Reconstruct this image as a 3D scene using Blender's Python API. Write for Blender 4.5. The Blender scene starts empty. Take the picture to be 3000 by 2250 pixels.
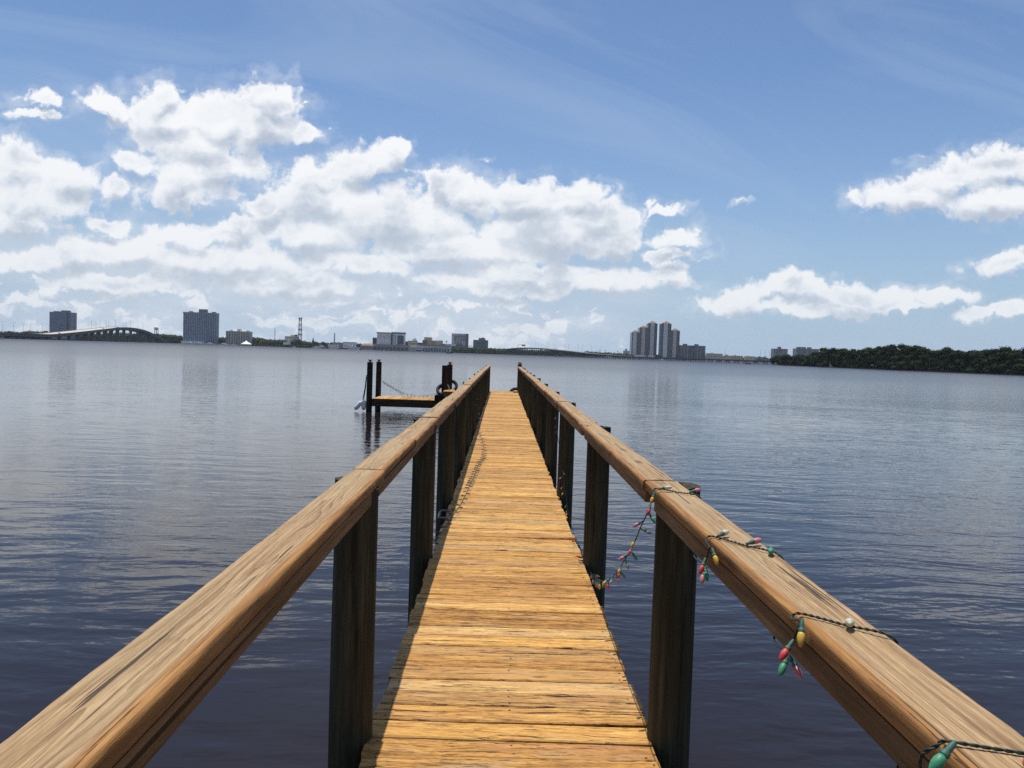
import bpy, math, random
import numpy as np
from mathutils import Vector, Matrix, Quaternion, noise as mnoise

random.seed(11)
SC = bpy.context.scene
COL = SC.collection
R = math.radians
PI = math.pi

# ------------------------------------------------------------------ camera
# photograph is 3000 x 2250; focal length in those pixels, eye 2.66 m over the water
F = 2270.0
CAM = Vector((0.0, 0.0, 2.66))
yw = Vector((1473 - 1500, 1035 - 1125, F)).normalized()
uw = Vector((math.sin(R(1.9)), -math.cos(R(1.9)), 0.0))
zw = (uw - yw * uw.dot(yw)).normalized()
xw = yw.cross(zw)                                   # world axes seen in camera space (x right, y down, z ahead)
cam_right = Vector((xw.x, yw.x, zw.x))
cam_down = Vector((xw.y, yw.y, zw.y))
cam_fwd = Vector((xw.z, yw.z, zw.z))
rot = Matrix((cam_right, -cam_down, -cam_fwd)).transposed()
cd = bpy.data.cameras.new('camera')
cd.sensor_width = 36.0
cd.lens = F / 3000.0 * 36.0
cd.clip_start = 0.05
cd.clip_end = 20000
cam = bpy.data.objects.new('camera', cd)
COL.objects.link(cam)
cam.matrix_world = Matrix.Translation(CAM) @ rot.to_4x4()
SC.camera = cam


def ray(sx, sy):
    return (cam_right * ((sx - 1500) / F) + cam_down * ((sy - 1125) / F) + cam_fwd).normalized()


def at(sx, sy, Y):                                  # the point of that sight line at distance Y along the pier's axis
    d = ray(sx, sy)
    return CAM + d * (Y / d.y)


def on_x(sx, sy, X):
    d = ray(sx, sy)
    return CAM + d * (X / d.x)


def on_z(sx, sy, Z):
    d = ray(sx, sy)
    return CAM + d * ((Z - CAM.z) / d.z)


# ------------------------------------------------------------------ mesh helpers
class MB:
    def __init__(self):
        self.v = []
        self.f = []

    def add(self, vs, fs):
        o = len(self.v)
        self.v.extend([tuple(p) for p in vs])
        self.f.extend([tuple(i + o for i in f) for f in fs])

    def box(self, c, s, rz=0.0):
        x, y, z = s[0] / 2, s[1] / 2, s[2] / 2
        cr, sr = math.cos(rz), math.sin(rz)
        vs = []
        for dz in (-z, z):
            for dx, dy in ((-x, -y), (x, -y), (x, y), (-x, y)):
                vs.append((c[0] + dx * cr - dy * sr, c[1] + dx * sr + dy * cr, c[2] + dz))
        self.add(vs, [(3, 2, 1, 0), (4, 5, 6, 7), (0, 1, 5, 4), (1, 2, 6, 5), (2, 3, 7, 6), (3, 0, 4, 7)])

    def span(self, x0, x1, y0, y1, z0, z1):
        self.box(((x0 + x1) / 2, (y0 + y1) / 2, (z0 + z1) / 2), (abs(x1 - x0), abs(y1 - y0), abs(z1 - z0)))

    def tube(self, pts, r, n=8, caps=True):
        pts = [Vector(p) for p in pts]
        rr = r if isinstance(r, (list, tuple)) else [r] * len(pts)
        vs, fs = [], []
        prev = None
        for i, p in enumerate(pts):
            t = (pts[min(i + 1, len(pts) - 1)] - pts[max(i - 1, 0)])
            t = t.normalized() if t.length > 1e-9 else Vector((0, 0, 1))
            if prev is None:
                a = Vector((1, 0, 0)) if abs(t.x) < 0.8 else Vector((0, 1, 0))
                a = (a - t * a.dot(t)).normalized()
            else:
                a = prev - t * prev.dot(t)
                a = a.normalized() if a.length > 1e-6 else t.orthogonal().normalized()
            prev = a
            b = t.cross(a)
            for k in range(n):
                q = 2 * PI * k / n
                vs.append(p + (a * math.cos(q) + b * math.sin(q)) * rr[i])
        for i in range(len(pts) - 1):
            for k in range(n):
                k2 = (k + 1) % n
                fs.append((i * n + k, i * n + k2, (i + 1) * n + k2, (i + 1) * n + k))
        if caps:
            fs.append(tuple(reversed(range(n))))
            fs.append(tuple(range((len(pts) - 1) * n, len(pts) * n)))
        self.add(vs, fs)

    def lathe(self, prof, n=12, c=(0, 0, 0)):          # prof: (radius, z) from bottom to top
        vs, fs = [], []
        for r, z in prof:
            for k in range(n):
                q = 2 * PI * k / n
                vs.append((c[0] + r * math.cos(q), c[1] + r * math.sin(q), c[2] + z))
        for i in range(len(prof) - 1):
            for k in range(n):
                k2 = (k + 1) % n
                fs.append((i * n + k, i * n + k2, (i + 1) * n + k2, (i + 1) * n + k))
        fs.append(tuple(reversed(range(n))))
        fs.append(tuple(range((len(prof) - 1) * n, len(prof) * n)))
        self.add(vs, fs)

    def pyramid(self, x0, x1, y0, y1, z0, z1):
        cx, cy = (x0 + x1) / 2, (y0 + y1) / 2
        self.add([(x0, y0, z0), (x1, y0, z0), (x1, y1, z0), (x0, y1, z0), (cx, cy, z1)],
                 [(3, 2, 1, 0), (0, 1, 4), (1, 2, 4), (2, 3, 4), (3, 0, 4)])

    def mesh(self, name, mat=None, smooth=False):
        me = bpy.data.meshes.new(name)
        me.from_pydata(self.v, [], self.f)
        me.update()
        if mat is not None:
            me.materials.append(mat)
        if smooth:
            me.shade_smooth()
        return me

    def build(self, name, mat=None, parent=None, smooth=False, angle=None):
        me = self.mesh(name, mat, smooth)
        if angle is not None:
            me.shade_smooth()
            me.set_sharp_from_angle(angle=R(angle))
        return link(bpy.data.objects.new(name, me), parent)


def link(o, parent=None):
    COL.objects.link(o)
    if parent is not None:
        o.parent = parent
        o.matrix_parent_inverse = Matrix.Translation(parent.location).inverted() if not INLOC[0] else Matrix.Identity(4)
    return o


INLOC = [False]                                     # False: part vertices are given in world coordinates


def tag(o, label, cat, group=None, kind=None):
    o['label'] = label
    o['category'] = cat
    if group:
        o['group'] = group
    if kind:
        o['kind'] = kind
    return o


def thing(name, label, cat, loc=(0, 0, 0), group=None):
    o = bpy.data.objects.new(name, None)
    o.empty_display_size = 0.2
    COL.objects.link(o)
    o.location = loc
    return tag(o, label, cat, group)


def struct(o):
    o['kind'] = 'structure'
    return o


def catmull(pts, per=8):
    pts = [Vector(p) for p in pts]
    P = [pts[0] * 2 - pts[1]] + pts + [pts[-1] * 2 - pts[-2]]
    out = []
    for i in range(1, len(P) - 2):
        for k in range(per):
            t = k / per
            a, b, c, d = P[i - 1], P[i], P[i + 1], P[i + 2]
            out.append(0.5 * ((2 * b) + (c - a) * t + (2 * a - 5 * b + 4 * c - d) * t * t + (3 * b - a - 3 * c + d) * t ** 3))
    out.append(pts[-1])
    return out


# ------------------------------------------------------------------ node helpers
class NT:
    def __init__(self, tree):
        self.t = tree

    def n(self, typ, **kw):
        nd = self.t.nodes.new(typ)
        for k, v in kw.items():
            setattr(nd, k, v)
        return nd

    def put(self, nd, sock, val):
        s = nd.inputs[sock]
        if isinstance(val, bpy.types.NodeSocket):
            self.t.links.new(val, s)
        elif val is not None:
            s.default_value = val

    def math(self, op, a, b=None, c=None, clamp=False):
        nd = self.n('ShaderNodeMath', operation=op, use_clamp=clamp)
        for i, x in enumerate((a, b, c)):
            if x is not None:
                self.put(nd, i, x)
        return nd.outputs[0]

    def vec(self, op, a, b=None, c=None, scale=None):
        nd = self.n('ShaderNodeVectorMath', operation=op)
        for i, x in enumerate((a, b, c)):
            if x is not None:
                self.put(nd, i, x)
        if scale is not None:
            self.put(nd, 'Scale', scale)
        return nd.outputs['Value'] if op in ('LENGTH', 'DOT_PRODUCT', 'DISTANCE') else nd.outputs['Vector']

    def xyz(self, v):
        nd = self.n('ShaderNodeSeparateXYZ')
        self.put(nd, 0, v)
        return nd.outputs

    def comb(self, x=0.0, y=0.0, z=0.0):
        nd = self.n('ShaderNodeCombineXYZ')
        for i, q in enumerate((x, y, z)):
            self.put(nd, i, q)
        return nd.outputs[0]

    def noise(self, v, scale=1.0, detail=2.0, rough=0.5, dist=0.0, dims='3D', typ='FBM', color=False, lac=2.0):
        nd = self.n('ShaderNodeTexNoise', noise_dimensions=dims)
        nd.noise_type = typ
        self.put(nd, 'Vector', v)
        self.put(nd, 'Scale', scale)
        self.put(nd, 'Detail', detail)
        self.put(nd, 'Roughness', rough)
        self.put(nd, 'Lacunarity', lac)
        self.put(nd, 'Distortion', dist)
        return nd.outputs['Color' if color else 'Fac'] if 'Fac' in nd.outputs else nd.outputs[1 if color else 0]

    def ramp(self, fac, stops, interp='LINEAR'):
        nd = self.n('ShaderNodeValToRGB')
        cr = nd.color_ramp
        cr.interpolation = interp
        while len(cr.elements) < len(stops):
            cr.elements.new(0.5)
        for e, (p, c) in zip(cr.elements, stops):
            e.position = p
            e.color = (*c, 1) if len(c) == 3 else c
        self.put(nd, 'Fac', fac)
        return nd.outputs['Color']

    def mapr(self, v, a, b, c=0.0, d=1.0, interp='LINEAR', clamp=True):
        nd = self.n('ShaderNodeMapRange', interpolation_type=interp)
        nd.clamp = clamp
        for i, x in enumerate((v, a, b, c, d)):
            self.put(nd, i, x)
        return nd.outputs[0]

    def mix(self, fac, a, b, blend='MIX'):
        nd = self.n('ShaderNodeMix', data_type='RGBA', blend_type=blend)
        self.put(nd, 0, fac)
        for i, x in ((6, a), (7, b)):
            if isinstance(x, (tuple, list)) and len(x) == 3:
                x = (*x, 1)
            self.put(nd, i, x)
        return nd.outputs[2]

    def bump(self, h, strength=1.0, dist=1.0, normal=None):
        nd = self.n('ShaderNodeBump')
        self.put(nd, 'Height', h)
        self.put(nd, 'Strength', strength)
        self.put(nd, 'Distance', dist)
        if normal is not None:
            self.put(nd, 'Normal', normal)
        return nd.outputs[0]


def new_mat(name):
    m = bpy.data.materials.new(name)
    m.use_nodes = True
    m.node_tree.nodes.clear()
    T = NT(m.node_tree)
    out = T.n('ShaderNodeOutputMaterial')
    bs = T.n('ShaderNodeBsdfPrincipled')
    m.node_tree.links.new(bs.outputs[0], out.inputs[0])
    return m, T, bs


def plain(name, col, rough=0.6, var=0.12, scale=2.0, metallic=0.0, spec=None):
    m, T, bs = new_mat(name)
    tc = T.n('ShaderNodeTexCoord').outputs['Object']
    nz = T.noise(tc, scale, 5, 0.6)
    lo = tuple(c * (1 - var) for c in col)
    hi = tuple(min(1, c * (1 + var)) for c in col)
    T.put(bs, 'Base Color', T.ramp(nz, [(0.3, lo), (0.7, hi)]))
    T.put(bs, 'Roughness', rough)
    T.put(bs, 'Metallic', metallic)
    if spec is not None:
        T.put(bs, 'Specular IOR Level', spec)
    return m


# ------------------------------------------------------------------ render settings
SC.view_settings.view_transform = 'Standard'
SC.view_settings.look = 'None'
SC.view_settings.gamma = 1.0
SC.view_settings.exposure = 0.0
SC.cycles.max_bounces = 6
SC.cycles.diffuse_bounces = 3
SC.cycles.glossy_bounces = 3
SC.cycles.transmission_bounces = 3
SC.cycles.volume_bounces = 0
SC.cycles.sample_clamp_indirect = 3.0
SC.cycles.sample_clamp_direct = 12.0
SC.cycles.use_denoising = False
SC.cycles.caustics_reflective = False
SC.cycles.caustics_refractive = False
SUN_EL, SUN_AZ = R(77), R(-14)                      # azimuth from the pier's axis (+Y) towards +X
sun_dir = Vector((math.sin(SUN_AZ) * math.cos(SUN_EL), math.cos(SUN_AZ) * math.cos(SUN_EL), math.sin(SUN_EL)))
sl = bpy.data.lights.new('sun', 'SUN')
sl.energy = 4.6
sl.angle = R(0.5)
sl.color = (1.0, 0.95, 0.85)
sun = bpy.data.objects.new('sun', sl)
COL.objects.link(sun)
sun.rotation_euler = (-sun_dir).to_track_quat('-Z', 'Y').to_euler()
sun.location = (0, 0, 300)
# ------------------------------------------------------------------ sky: Nishita with procedural cumulus by direction
SKY_STRENGTH = 0.1
W = bpy.data.worlds.new('World')
SC.world = W
W.use_nodes = True
W.node_tree.nodes.clear()

VW = 3000 / 2212.0                                  # cloud table below was measured on a 2212 px wide view
# cx, cy, rx, ry (view px), tilt degrees, weight
CLOUDS = [
    # high cloud on the left
    (360, 255, 120, 48, 4), (470, 262, 130, 62, 0), (345, 200, 42, 40, 0), (245, 232, 85, 24, 10), (590, 225, 62, 56, 0),
    (560, 270, 100, 60, -20), (430, 320, 150, 62, 14), (395, 392, 118, 62, -4), (470, 360, 90, 50, -30), (655, 290, 45, 22, -10),
    (705, 270, 28, 12, -30), (420, 430, 70, 28, -8), (560, 355, 35, 14, -30), (665, 215, 22, 8, 0), (300, 350, 60, 30, 20),
    (82, 208, 42, 22, 0), (85, 247, 48, 12, -4), (230, 252, 34, 10, 10),
    # cloud at the left edge
    (30, 365, 75, 58, 0), (140, 382, 78, 40, 0), (60, 430, 150, 70, 0), (40, 480, 120, 32, 0), (240, 400, 40, 22, 0), (228, 488, 50, 22, 0),
    # central bank
    (690, 380, 90, 44, -10), (790, 360, 90, 44, -10), (850, 335, 44, 26, -40), (870, 380, 26, 16, 0), (700, 430, 170, 62, 0), (590, 440, 75, 46, -30),
    (945, 400, 46, 36, 0), (1010, 425, 130, 50, 5), (1130, 430, 130, 50, 0), (1240, 425, 70, 34, 0), (1290, 470, 105, 50, 15), (1180, 500, 220, 60, 0),
    (830, 470, 230, 60, 0), (1330, 520, 70, 52, 0), (1448, 512, 66, 26, -6), (1445, 552, 75, 16, 0),
    (660, 505, 140, 46, 0), (500, 500, 70, 36, -20), (400, 510, 110, 30, -8), (290, 540, 130, 34, -6), (160, 555, 130, 34, -4), (20, 560, 90, 28, 0),
    (470, 560, 260, 50, 0), (860, 580, 60, 28, 0), (760, 570, 120, 30, 0), (1000, 540, 240, 44, 0), (1140, 590, 170, 30, 0),
    (1280, 610, 200, 34, 0), (1440, 595, 60, 26, -10), (1130, 620, 300, 24, 0), (620, 610, 200, 30, 0), (240, 610, 180, 22, 0),
    # low bank on the right
    (1600, 640, 100, 30, -12), (1720, 622, 130, 30, 0), (1840, 640, 140, 30, 8), (1740, 665, 220, 20, 0), (2020, 645, 90, 22, -6), (1930, 668, 110, 14, 0), (1560, 660, 70, 16, 0),
    # clouds at the right edge
    (1960, 425, 120, 32, -4), (2060, 385, 110, 48, -20), (2160, 365, 120, 55, -10), (2140, 430, 150, 44, 0), (1985, 352, 22, 12, 0),
    (2175, 565, 80, 32, -15), (2160, 672, 90, 20, -10),
    # wisps
    (1612, 436, 32, 9, -8), (1056, 344, 30, 10, -10), (1400, 440, 30, 12, -30), (1430, 452, 42, 10, -10), (1530, 555, 24, 9, -20),
]


def cloud_tan(cx, cy):
    d = ray(cx * VW, cy * VW)
    return d.x / d.y, d.z / d.y


def field_group(name, octaves):
    g = bpy.data.node_groups.new(name, 'ShaderNodeTree')
    g.interface.new_socket('Vector', in_out='INPUT', socket_type='NodeSocketVector')
    g.interface.new_socket('Density', in_out='OUTPUT', socket_type='NodeSocketFloat')
    g.interface.new_socket('Layout', in_out='OUTPUT', socket_type='NodeSocketFloat')
    T = NT(g)
    gi = T.n('NodeGroupInput')
    go = T.n('NodeGroupOutput')
    p = gi.outputs[0]
    w1 = T.vec('SUBTRACT', T.noise(p, 13, 3, 0.55, dims='2D', color=True), (0.5, 0.5, 0.5))
    w2 = T.vec('SUBTRACT', T.noise(T.vec('ADD', p, (3.1, 1.7, 0)), 48, 4, 0.6, dims='2D', color=True), (0.5, 0.5, 0.5))
    q = T.vec('MULTIPLY_ADD', w1, (0.048, 0.036, 0), p)
    q = T.vec('MULTIPLY_ADD', w2, (0.022, 0.018, 0), q)
    s = VW / F
    acc = None
    for (cx, cy, rx, ry, tl) in CLOUDS:
        off = 1.0 if rx > 38 else 0.46          # small wisps stay thin
        u, v = cloud_tan(cx, cy)
        mp = T.n('ShaderNodeMapping', vector_type='TEXTURE')
        mp.inputs['Location'].default_value = (u, v, 0)
        mp.inputs['Rotation'].default_value = (0, 0, R(-tl))
        mp.inputs['Scale'].default_value = (rx * s * 1.10, ry * s * 1.10, 1)
        # each puff waits for the one before it: keeps the shader's working memory small
        T.put(mp, 0, q if acc is None else T.vec('MULTIPLY_ADD', acc, (1e-9, 1e-9, 0), q))
        ln = T.math('SUBTRACT', off, T.vec('LENGTH', mp.outputs[0]))
        acc = ln if acc is None else T.math('SMOOTH_MAX', acc, ln, 0.18)
    # thin scatter of small cumulus low over the far shore
    x, y, _ = T.xyz(q)
    far = T.vec('MULTIPLY', T.vec('ADD', q, (0.37, 0.0, 0)), (20.0, 54.0, 0))
    fn = T.noise(far, 1.0, 5, 0.56, dims='2D')
    lowmask = T.mapr(y, 0.125, 0.075, 0, 1)
    sidemask = T.mapr(x, 0.25, 0.05, 0.25, 1)
    low = T.math('MULTIPLY_ADD', T.math('SUBTRACT', fn, 0.47), 2.6, T.math('MULTIPLY', T.math('SUBTRACT', T.math('MULTIPLY', lowmask, sidemask), 1.0), 1.5))
    lay = T.math('SMOOTH_MAX', acc, low, 0.1)
    # billows
    vo = T.n('ShaderNodeTexVoronoi', voronoi_dimensions='2D', feature='F1')
    T.put(vo, 'Vector', q)
    T.put(vo, 'Scale', 24.0)
    T.put(vo, 'Detail', 2.0)
    T.put(vo, 'Roughness', 0.55)
    bil = T.math('SUBTRACT', 0.42, vo.outputs['Distance'])
    fb = T.math('SUBTRACT', T.noise(p, 34, octaves, 0.66, dims='2D'), 0.5)
    d = T.math('MULTIPLY_ADD', bil, 0.50, T.math('ADD', lay, 0.20))
    d = T.math('MULTIPLY_ADD', fb, 0.85, d)
    g.links.new(d, go.inputs[0])
    g.links.new(lay, go.inputs[1])
    return g


T = NT(W.node_tree)
tc = T.n('ShaderNodeTexCoord').outputs['Generated']
sky = T.n('ShaderNodeTexSky', sky_type='NISHITA')
sky.sun_disc = False
sky.sun_elevation = SUN_EL
sky.sun_rotation = SUN_AZ
sky.altitude = 0
sky.air_density = 1.0
sky.dust_density = 1.2
sky.ozone_density = 1.6
x, y, z = T.xyz(tc)
ya = T.math('MAXIMUM', T.math('ABSOLUTE', y), 0.04)
p = T.comb(T.math('DIVIDE', x, ya), T.math('DIVIDE', z, ya), 0)
fg = field_group('cloud_field', 7)
f1 = T.n('ShaderNodeGroup', node_tree=fg)
T.put(f1, 0, p)
f2 = T.n('ShaderNodeGroup', node_tree=fg)
d1, l1 = f1.outputs
T.put(f2, 0, T.vec('ADD', p, T.comb(T.math('MULTIPLY_ADD', d1, 1e-9, -0.004), 0.02, 0)))    # waits for the first: keeps the shader small
d2, l2 = f2.outputs
alpha = T.mapr(d1, -0.05, 0.42, 0, 1, 'SMOOTHSTEP')
halo = T.math('MULTIPLY', T.mapr(d1, -0.55, 0.15, 0, 0.30, 'SMOOTHSTEP'), T.mapr(T.noise(T.vec('MULTIPLY', p, (9.0, 22.0, 0)), 1.0, 5, 0.6, dims='2D'), 0.38, 0.62, 0, 1))
alpha = T.math('MAXIMUM', alpha, halo)
fade = T.mapr(z, -0.01, 0.05, 0.0, 1.0)
relief = T.math('SUBTRACT', d1, d2)
lay_rel = T.math('SUBTRACT', l1, l2)
# tops and rims are white, thick parts and flat bases grey
puff = T.noise(T.vec('MULTIPLY', p, (11.0, 20.0, 0)), 1.0, 4, 0.52, 0.4, dims='2D')
thick = T.mapr(d1, 0.25, 0.95, 0, 1)
shade = T.math('MULTIPLY_ADD', relief, 0.25, 0.84)
shade = T.math('MULTIPLY_ADD', T.math('MINIMUM', lay_rel, 0.10), 0.95, shade)
shade = T.math('SUBTRACT', shade, T.math('MULTIPLY', thick, T.mapr(puff, 0.36, 0.66, 0.72, 0.0)))
ccol = T.ramp(shade, [(0.08, (4.7, 5.35, 6.35)), (0.34, (5.9, 6.45, 7.25)), (0.56, (7.5, 7.9, 8.5)), (0.74, (9.0, 9.2, 9.5)), (0.95, (9.9, 9.95, 10.0))])
skyc = T.mix(1.0, sky.outputs[0], (0.80, 0.97, 1.16), 'MULTIPLY')
skyc = T.vec('SCALE', skyc, scale=T.mapr(z, 0.30, 0.85, 1.0, 0.76))
hz = T.math('POWER', T.mapr(T.math('ABSOLUTE', z), 0.0, 0.36, 1.0, 0.0), 1.9)
skyc = T.mix(T.math('MULTIPLY', hz, 0.9), skyc, (4.35, 5.8, 7.65))
cc = T.mix(T.math('MULTIPLY', hz, 0.5), ccol, (6.4, 7.2, 8.1))
cir = T.noise(T.vec('MULTIPLY', T.vec('ADD', p, T.comb(0.0, T.math('MULTIPLY', T.xyz(p)[0], 0.22), 0)), (1.6, 6.5, 0)), 1.0, 5, 0.6, 0.8, dims='2D')
skyc = T.mix(T.mapr(cir, 0.42, 0.72, 0.0, 0.26), skyc, (5.2, 6.2, 7.6))
# milky veil of distant cloud under the central bank
px_, py_, _ = T.xyz(p)
vn = T.noise(T.vec('MULTIPLY', p, (3.2, 11.0, 0)), 1.0, 4, 0.55, dims='2D')
veil = T.math('MULTIPLY', T.mapr(px_, 0.26, 0.10, 0, 1, 'SMOOTHSTEP'), T.mapr(py_, 0.165, 0.11, 0, 1, 'SMOOTHSTEP'))
veil = T.math('MULTIPLY', veil, T.mapr(vn, 0.30, 0.62, 0.12, 0.85))
skyc = T.mix(veil, skyc, T.mix(vn, (5.2, 6.3, 7.7), (6.4, 7.1, 8.0)))
col = T.mix(T.math('MULTIPLY', alpha, T.math('MULTIPLY_ADD', fade, 0.6, 0.35)), skyc, cc)
bg = T.n('ShaderNodeBackground')
T.put(bg, 'Color', col)
T.put(bg, 'Strength', SKY_STRENGTH)
wo = T.n('ShaderNodeOutputWorld')
W.node_tree.links.new(bg.outputs[0], wo.inputs[0])
W.cycles.sampling_method = 'MANUAL'
W.cycles.sample_map_resolution = 512
# ------------------------------------------------------------------ water
def water_mat():
    m, T, bs = new_mat('river_water')
    pos = T.n('ShaderNodeNewGeometry').outputs['Position']
    x, y, z = T.xyz(pos)
    dist = T.vec('LENGTH', T.comb(x, y, 0))
    # patches of wind: calm slicks and rippled areas
    patch = T.noise(T.vec('MULTIPLY', pos, (0.035, 0.06, 0)), 1, 3, 0.55, 0.6)
    patch = T.mapr(patch, 0.36, 0.64, 0.25, 1.0, 'SMOOTHSTEP')
    patch = T.math('MULTIPLY', patch, T.mapr(x, -14, 3, 0.42, 1.0, 'SMOOTHSTEP'))
    warp = T.vec('SUBTRACT', T.noise(pos, 0.35, 2, 0.5, color=True), (0.5, 0.5, 0.5))
    q = T.vec('MULTIPLY_ADD', warp, (1.6, 0.9, 0), pos)
    # long low swell lines, running across the view and a little towards the right
    rq = T.n('ShaderNodeMapping')
    rq.inputs['Rotation'].default_value = (0, 0, R(12))
    rq.inputs['Scale'].default_value = (0.62, 1.9, 1)
    T.put(rq, 0, q)
    h1 = T.noise(rq.outputs[0], 1.0, 2, 0.45)
    rq2 = T.n('ShaderNodeMapping')
    rq2.inputs['Rotation'].default_value = (0, 0, R(-9))
    rq2.inputs['Scale'].default_value = (2.1, 5.2, 1)
    T.put(rq2, 0, q)
    h2 = T.noise(rq2.outputs[0], 1.0, 2, 0.5)
    h3 = T.noise(T.vec('MULTIPLY', q, (8, 14, 1)), 1.0, 2, 0.5)
    h = T.math('MULTIPLY', h1, T.mapr(x, -14, 3, 0.020, 0.026))
    h = T.math('MULTIPLY_ADD', T.math('MULTIPLY', h2, patch), 0.019, h)
    h = T.math('MULTIPLY_ADD', T.math('MULTIPLY', h3, patch), 0.0040, h)
    nrm = T.bump(h, 1.0, 1.0)
    T.put(bs, 'Normal', nrm)
    T.put(bs, 'Base Color', (0.016, 0.0115, 0.012, 1))
    T.put(bs, 'Roughness', T.math('ADD', T.mapr(dist, 12, 160, 0.03, 0.22), T.mapr(dist, 160, 1200, 0.0, 0.24)))
    T.put(bs, 'IOR', 1.333)
    return m


M_WATER = water_mat()
mb = MB()
mb.add([(-5000, -300, 0), (5000, -300, 0), (5000, 4200, 0), (-5000, 4200, 0)], [(0, 1, 2, 3)])
struct(mb.build('water', M_WATER))
# ------------------------------------------------------------------ wood materials
def wood_coords(T, along, stretch=(1, 1, 1), island=True):
    """object coordinates with the grain's axis first, shifted per board so that no two boards share a figure"""
    tc = T.n('ShaderNodeTexCoord').outputs['Object']
    x, y, z = T.xyz(tc)
    a = {'X': (x, y, z), 'Y': (y, x, z), 'Z': (z, x, y)}[along]
    v = T.comb(*a)
    rnd = T.n('ShaderNodeNewGeometry').outputs['Random Per Island'] if island else T.n('ShaderNodeObjectInfo').outputs['Random']
    v = T.vec('ADD', v, T.vec('SCALE', (37.0, 11.0, 23.0), scale=rnd))
    return v, rnd, tc


def deck_mat():
    m, T, bs = new_mat('sunlit_deck_wood')
    v, rnd, tc = wood_coords(T, 'X')
    wob = T.vec('SUBTRACT', T.noise(T.vec('MULTIPLY', v, (4.5, 8, 8)), 1, 4, 0.55, color=True), (0.5, 0.5, 0.5))
    g = T.vec('MULTIPLY_ADD', wob, (0.0, 0.05, 0.02), v)
    n1 = T.noise(T.vec('MULTIPLY', g, (3.0, 46, 30)), 1, 7, 0.70)
    n2 = T.noise(T.vec('MULTIPLY', g, (22.0, 190, 120)), 1, 4, 0.65)
    big = T.noise(T.vec('MULTIPLY', v, (1.6, 3.5, 3)), 1, 3, 0.55)
    s = T.math('MULTIPLY_ADD', n2, 0.35, T.math('MULTIPLY', n1, 0.65))
    s = T.math('ADD', s, T.math('MULTIPLY', T.math('SUBTRACT', rnd, 0.5), 0.13))
    c = T.ramp(s, [(0.28, (0.060, 0.024, 0.007)), (0.40, (0.25, 0.112, 0.028)), (0.50, (0.46, 0.235, 0.058)), (0.60, (0.60, 0.345, 0.100)), (0.70, (0.80, 0.58, 0.29))])
    # red-brown and grey weathered areas
    c = T.mix(T.mapr(big, 0.50, 0.72, 0, 0.55), c, (0.42, 0.20, 0.088))
    grey = T.noise(T.vec('MULTIPLY', v, (2.4, 9, 5)), 1, 5, 0.6)
    c = T.mix(T.mapr(grey, 0.56, 0.74, 0, 0.6), c, (0.42, 0.32, 0.20))
    c = T.mix(T.mapr(T.math('FRACT', T.math('MULTIPLY', rnd, 7.31)), 0.6, 1.0, 0.0, 0.36), c, T.mix(s, (0.30, 0.20, 0.11), (0.62, 0.46, 0.26)))
    c = T.mix(T.mapr(T.math('FRACT', T.math('MULTIPLY', rnd, 3.77)), 0.62, 1.0, 0.0, 0.42), c, T.mix(s, (0.22, 0.095, 0.035), (0.52, 0.28, 0.12)))
    c = T.mix(1.0, c, (1.10, 1.09, 1.0), 'MULTIPLY')
    # open splits along the grain
    ck = T.noise(T.vec('MULTIPLY', T.vec('ADD', g, (5, 9, 2)), (2.2, 60, 40)), 1, 5, 0.6)
    crack = T.mapr(ck, 0.61, 0.645, 0, 1)
    ck2 = T.noise(T.vec('MULTIPLY', T.vec('ADD', g, (1, 4, 7)), (9.0, 130, 80)), 1, 3, 0.6)
    crack2 = T.mapr(ck2, 0.61, 0.665, 0, 0.75)
    cr = T.math('MAXIMUM', crack, crack2)
    # knots
    kn = T.n('ShaderNodeTexVoronoi', feature='F1')
    T.put(kn, 'Vector', T.vec('MULTIPLY', g, (2.6, 9, 0.1)))
    T.put(kn, 'Scale', 1.0)
    T.put(kn, 'Randomness', 1.0)
    knot = T.mapr(kn.outputs['Distance'], 0.05, 0.14, 0.75, 0)
    c = T.mix(knot, c, (0.11, 0.045, 0.014))
    c = T.mix(cr, c, (0.020, 0.010, 0.004))
    T.put(bs, 'Base Color', c)
    T.put(bs, 'Roughness', 0.72)
    T.put(bs, 'Specular IOR Level', 0.3)
    h = T.math('MULTIPLY_ADD', cr, -0.006, T.math('MULTIPLY', s, 0.004))
    T.put(bs, 'Normal', T.bump(h, 0.8, 1.0))
    return m


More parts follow.
